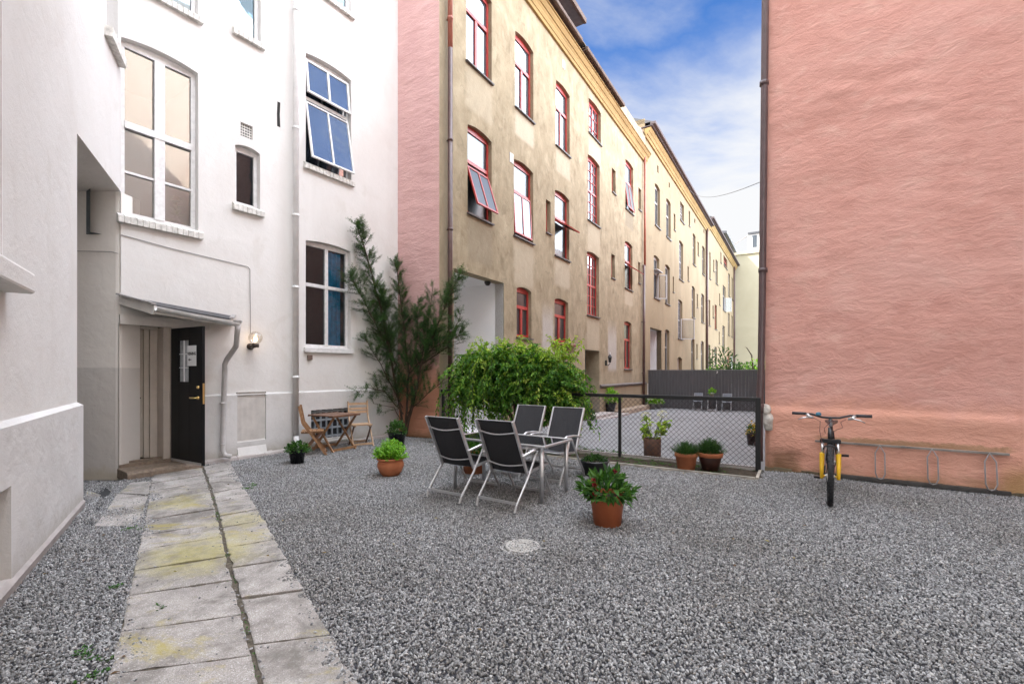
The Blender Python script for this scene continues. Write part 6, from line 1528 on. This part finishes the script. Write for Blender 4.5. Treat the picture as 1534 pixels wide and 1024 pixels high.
# ================================================================== SKY, SUN, CAMERA
SUN = Vector((-.9, -.2, 0)).normalized(); EL = R(42); SV = Vector((SUN.x*math.cos(EL), SUN.y*math.cos(EL), math.sin(EL)))
ld = bpy.data.lights.new('sun', 'SUN'); ld.energy = SUN_E; ld.angle = R(.5); ld.color = (1, .94, .85)
lo = bpy.data.objects.new('sun', ld); COL.objects.link(lo); lo.rotation_euler = (-SV).to_track_quat('-Z', 'Y').to_euler(); lo.location = SV*60
w = bpy.data.worlds.new('World'); S.world = w; w.use_nodes = True; nt_ = w.node_tree; nt_.nodes.clear()
class WN(Mat):
    def __init__(s): s.t = nt_; s.tc = None; s.bump_ = None
W = WN(); out = W.n('ShaderNodeOutputWorld'); bg = W.n('ShaderNodeBackground'); W.l(bg.outputs[0], out.inputs[0]); bg.inputs[1].default_value = .1
sky = W.n('ShaderNodeTexSky'); sky.sky_type = 'NISHITA'; sky.sun_disc = False; sky.sun_elevation = EL; sky.sun_rotation = math.atan2(SUN.x, SUN.y); sky.ozone_density = 3.0; sky.air_density = 1.0; sky.dust_density = .3
tcw = W.n('ShaderNodeTexCoord'); gen = tcw.outputs['Generated']
sx = W.n('ShaderNodeSeparateXYZ'); W.l(gen, sx.inputs[0]); zup = W.math('MAXIMUM', sx.outputs[2], .0)
dn = W.math('ADD', zup, .16)
cx3 = W.n('ShaderNodeCombineXYZ'); W.l(W.math('DIVIDE', sx.outputs[0], dn), cx3.inputs[0]); W.l(W.math('DIVIDE', sx.outputs[1], dn), cx3.inputs[1])
def wnoise(scale, det, rough, stretch, off=0.0, dist=.6):
    mp = W.n('ShaderNodeMapping'); mp.inputs['Scale'].default_value = stretch; mp.inputs['Location'].default_value = (off, off*.7, 0); mp.inputs['Rotation'].default_value = (0, 0, R(-28)); W.l(cx3.outputs[0], mp.inputs[0])
    q = W.n('ShaderNodeTexNoise'); q.inputs['Scale'].default_value = scale; q.inputs['Detail'].default_value = det; q.inputs['Roughness'].default_value = rough; q.inputs['Distortion'].default_value = dist; W.l(mp.outputs[0], q.inputs[0]); return q.outputs[0]
def smooth(v, a, b, lo=0., hi=1.):
    m = W.n('ShaderNodeMapRange', interpolation_type='SMOOTHSTEP'); W.l(v, m.inputs[0]); m.inputs[1].default_value = a; m.inputs[2].default_value = b; m.inputs[3].default_value = lo; m.inputs[4].default_value = hi; return m.outputs[0]
cdir = Vector((math.sin(R(18))*math.cos(R(30)), math.cos(R(18))*math.cos(R(30)), math.sin(R(30))))
vm = W.n('ShaderNodeVectorMath', operation='DOT_PRODUCT'); W.l(gen, vm.inputs[0]); vm.inputs[1].default_value = cdir
clear = smooth(vm.outputs['Value'], .80, .935)
blue = W.mix(1.0, sky.outputs[0], SKYTINT, 'MULTIPLY')
wn1 = wnoise(1.1, 7, .6, (1, 1, 1)); wn2 = wnoise(1.3, 8, .60, (.75, 1.15, 1), 3.1, .35)
big = smooth(W.math('ADD', wn1, W.math('MULTIPLY', W.math('SUBTRACT', 1.0, clear), .55)), .52, .80)      # thick bright cloud away from the blue window
cum = W.mix(wn2, (CLOUD*.75, CLOUD*.82, CLOUD*.93), (CLOUD*1.0, CLOUD*1.06, CLOUD*1.16))
vm3 = W.n('ShaderNodeVectorMath', operation='DOT_PRODUCT'); W.l(gen, vm3.inputs[0]); vm3.inputs[1].default_value = (.82, .57, 0)
mr = W.n('ShaderNodeMapRange'); W.l(vm3.outputs['Value'], mr.inputs[0]); mr.inputs[1].default_value = -.3; mr.inputs[2].default_value = .95; mr.inputs[3].default_value = .62; mr.inputs[4].default_value = 2.1
cum = W.mix(1.0, cum, mr.outputs[0], 'MULTIPLY')
col = W.mix(big, W.mix(1.0, blue, (1, 1, 1), 'MULTIPLY'), cum)
low = W.math('ADD', W.math('MULTIPLY', W.math('SUBTRACT', wn2, .5), .55), zup)
veil = smooth(low, .33, .60, 1.0, 0.0); wisp = smooth(wn2, .44, .76, 0.0, .75)
cover = W.math('MAXIMUM', veil, wisp)
inner = W.mix(cover, blue, (CLOUDV, CLOUDV*1.01, CLOUDV*1.03))
vm2 = W.n('ShaderNodeVectorMath', operation='DOT_PRODUCT'); W.l(gen, vm2.inputs[0]); vm2.inputs[1].default_value = Vector((.655, .06, .74)).normalized()
col = W.mix(smooth(W.math('ADD', vm2.outputs['Value'], W.math('MULTIPLY', W.math('SUBTRACT', wn2, .5), .10)), .968, .982), col, W.mix(wisp, blue, (CLOUDV, CLOUDV, CLOUDV)))
fin = W.mix(clear, col, inner); W.l(fin, bg.inputs[0])
cd_ = bpy.data.cameras.new('camera'); cam = bpy.data.objects.new('camera', cd_); COL.objects.link(cam); S.camera = cam
cam.location = (0, 0, HC); cam.rotation_euler = (R(90), 0, 0); cd_.sensor_width = 36; cd_.lens = F/1534*36; cd_.shift_y = (HZ-512)/1534; cd_.clip_start = .05; cd_.clip_end = 1000
S.view_settings.view_transform = 'Standard'; S.view_settings.look = 'None'; S.view_settings.gamma = 1; S.view_settings.exposure = EXPO
S.render.engine = 'CYCLES'; S.cycles.max_bounces = 8; S.cycles.diffuse_bounces = 5; S.cycles.glossy_bounces = 4; S.cycles.transmission_bounces = 4; S.cycles.transparent_max_bounces = 10
S.cycles.use_denoising = True; S.cycles.caustics_reflective = False; S.cycles.caustics_refractive = False; S.cycles.sample_clamp_indirect = 6
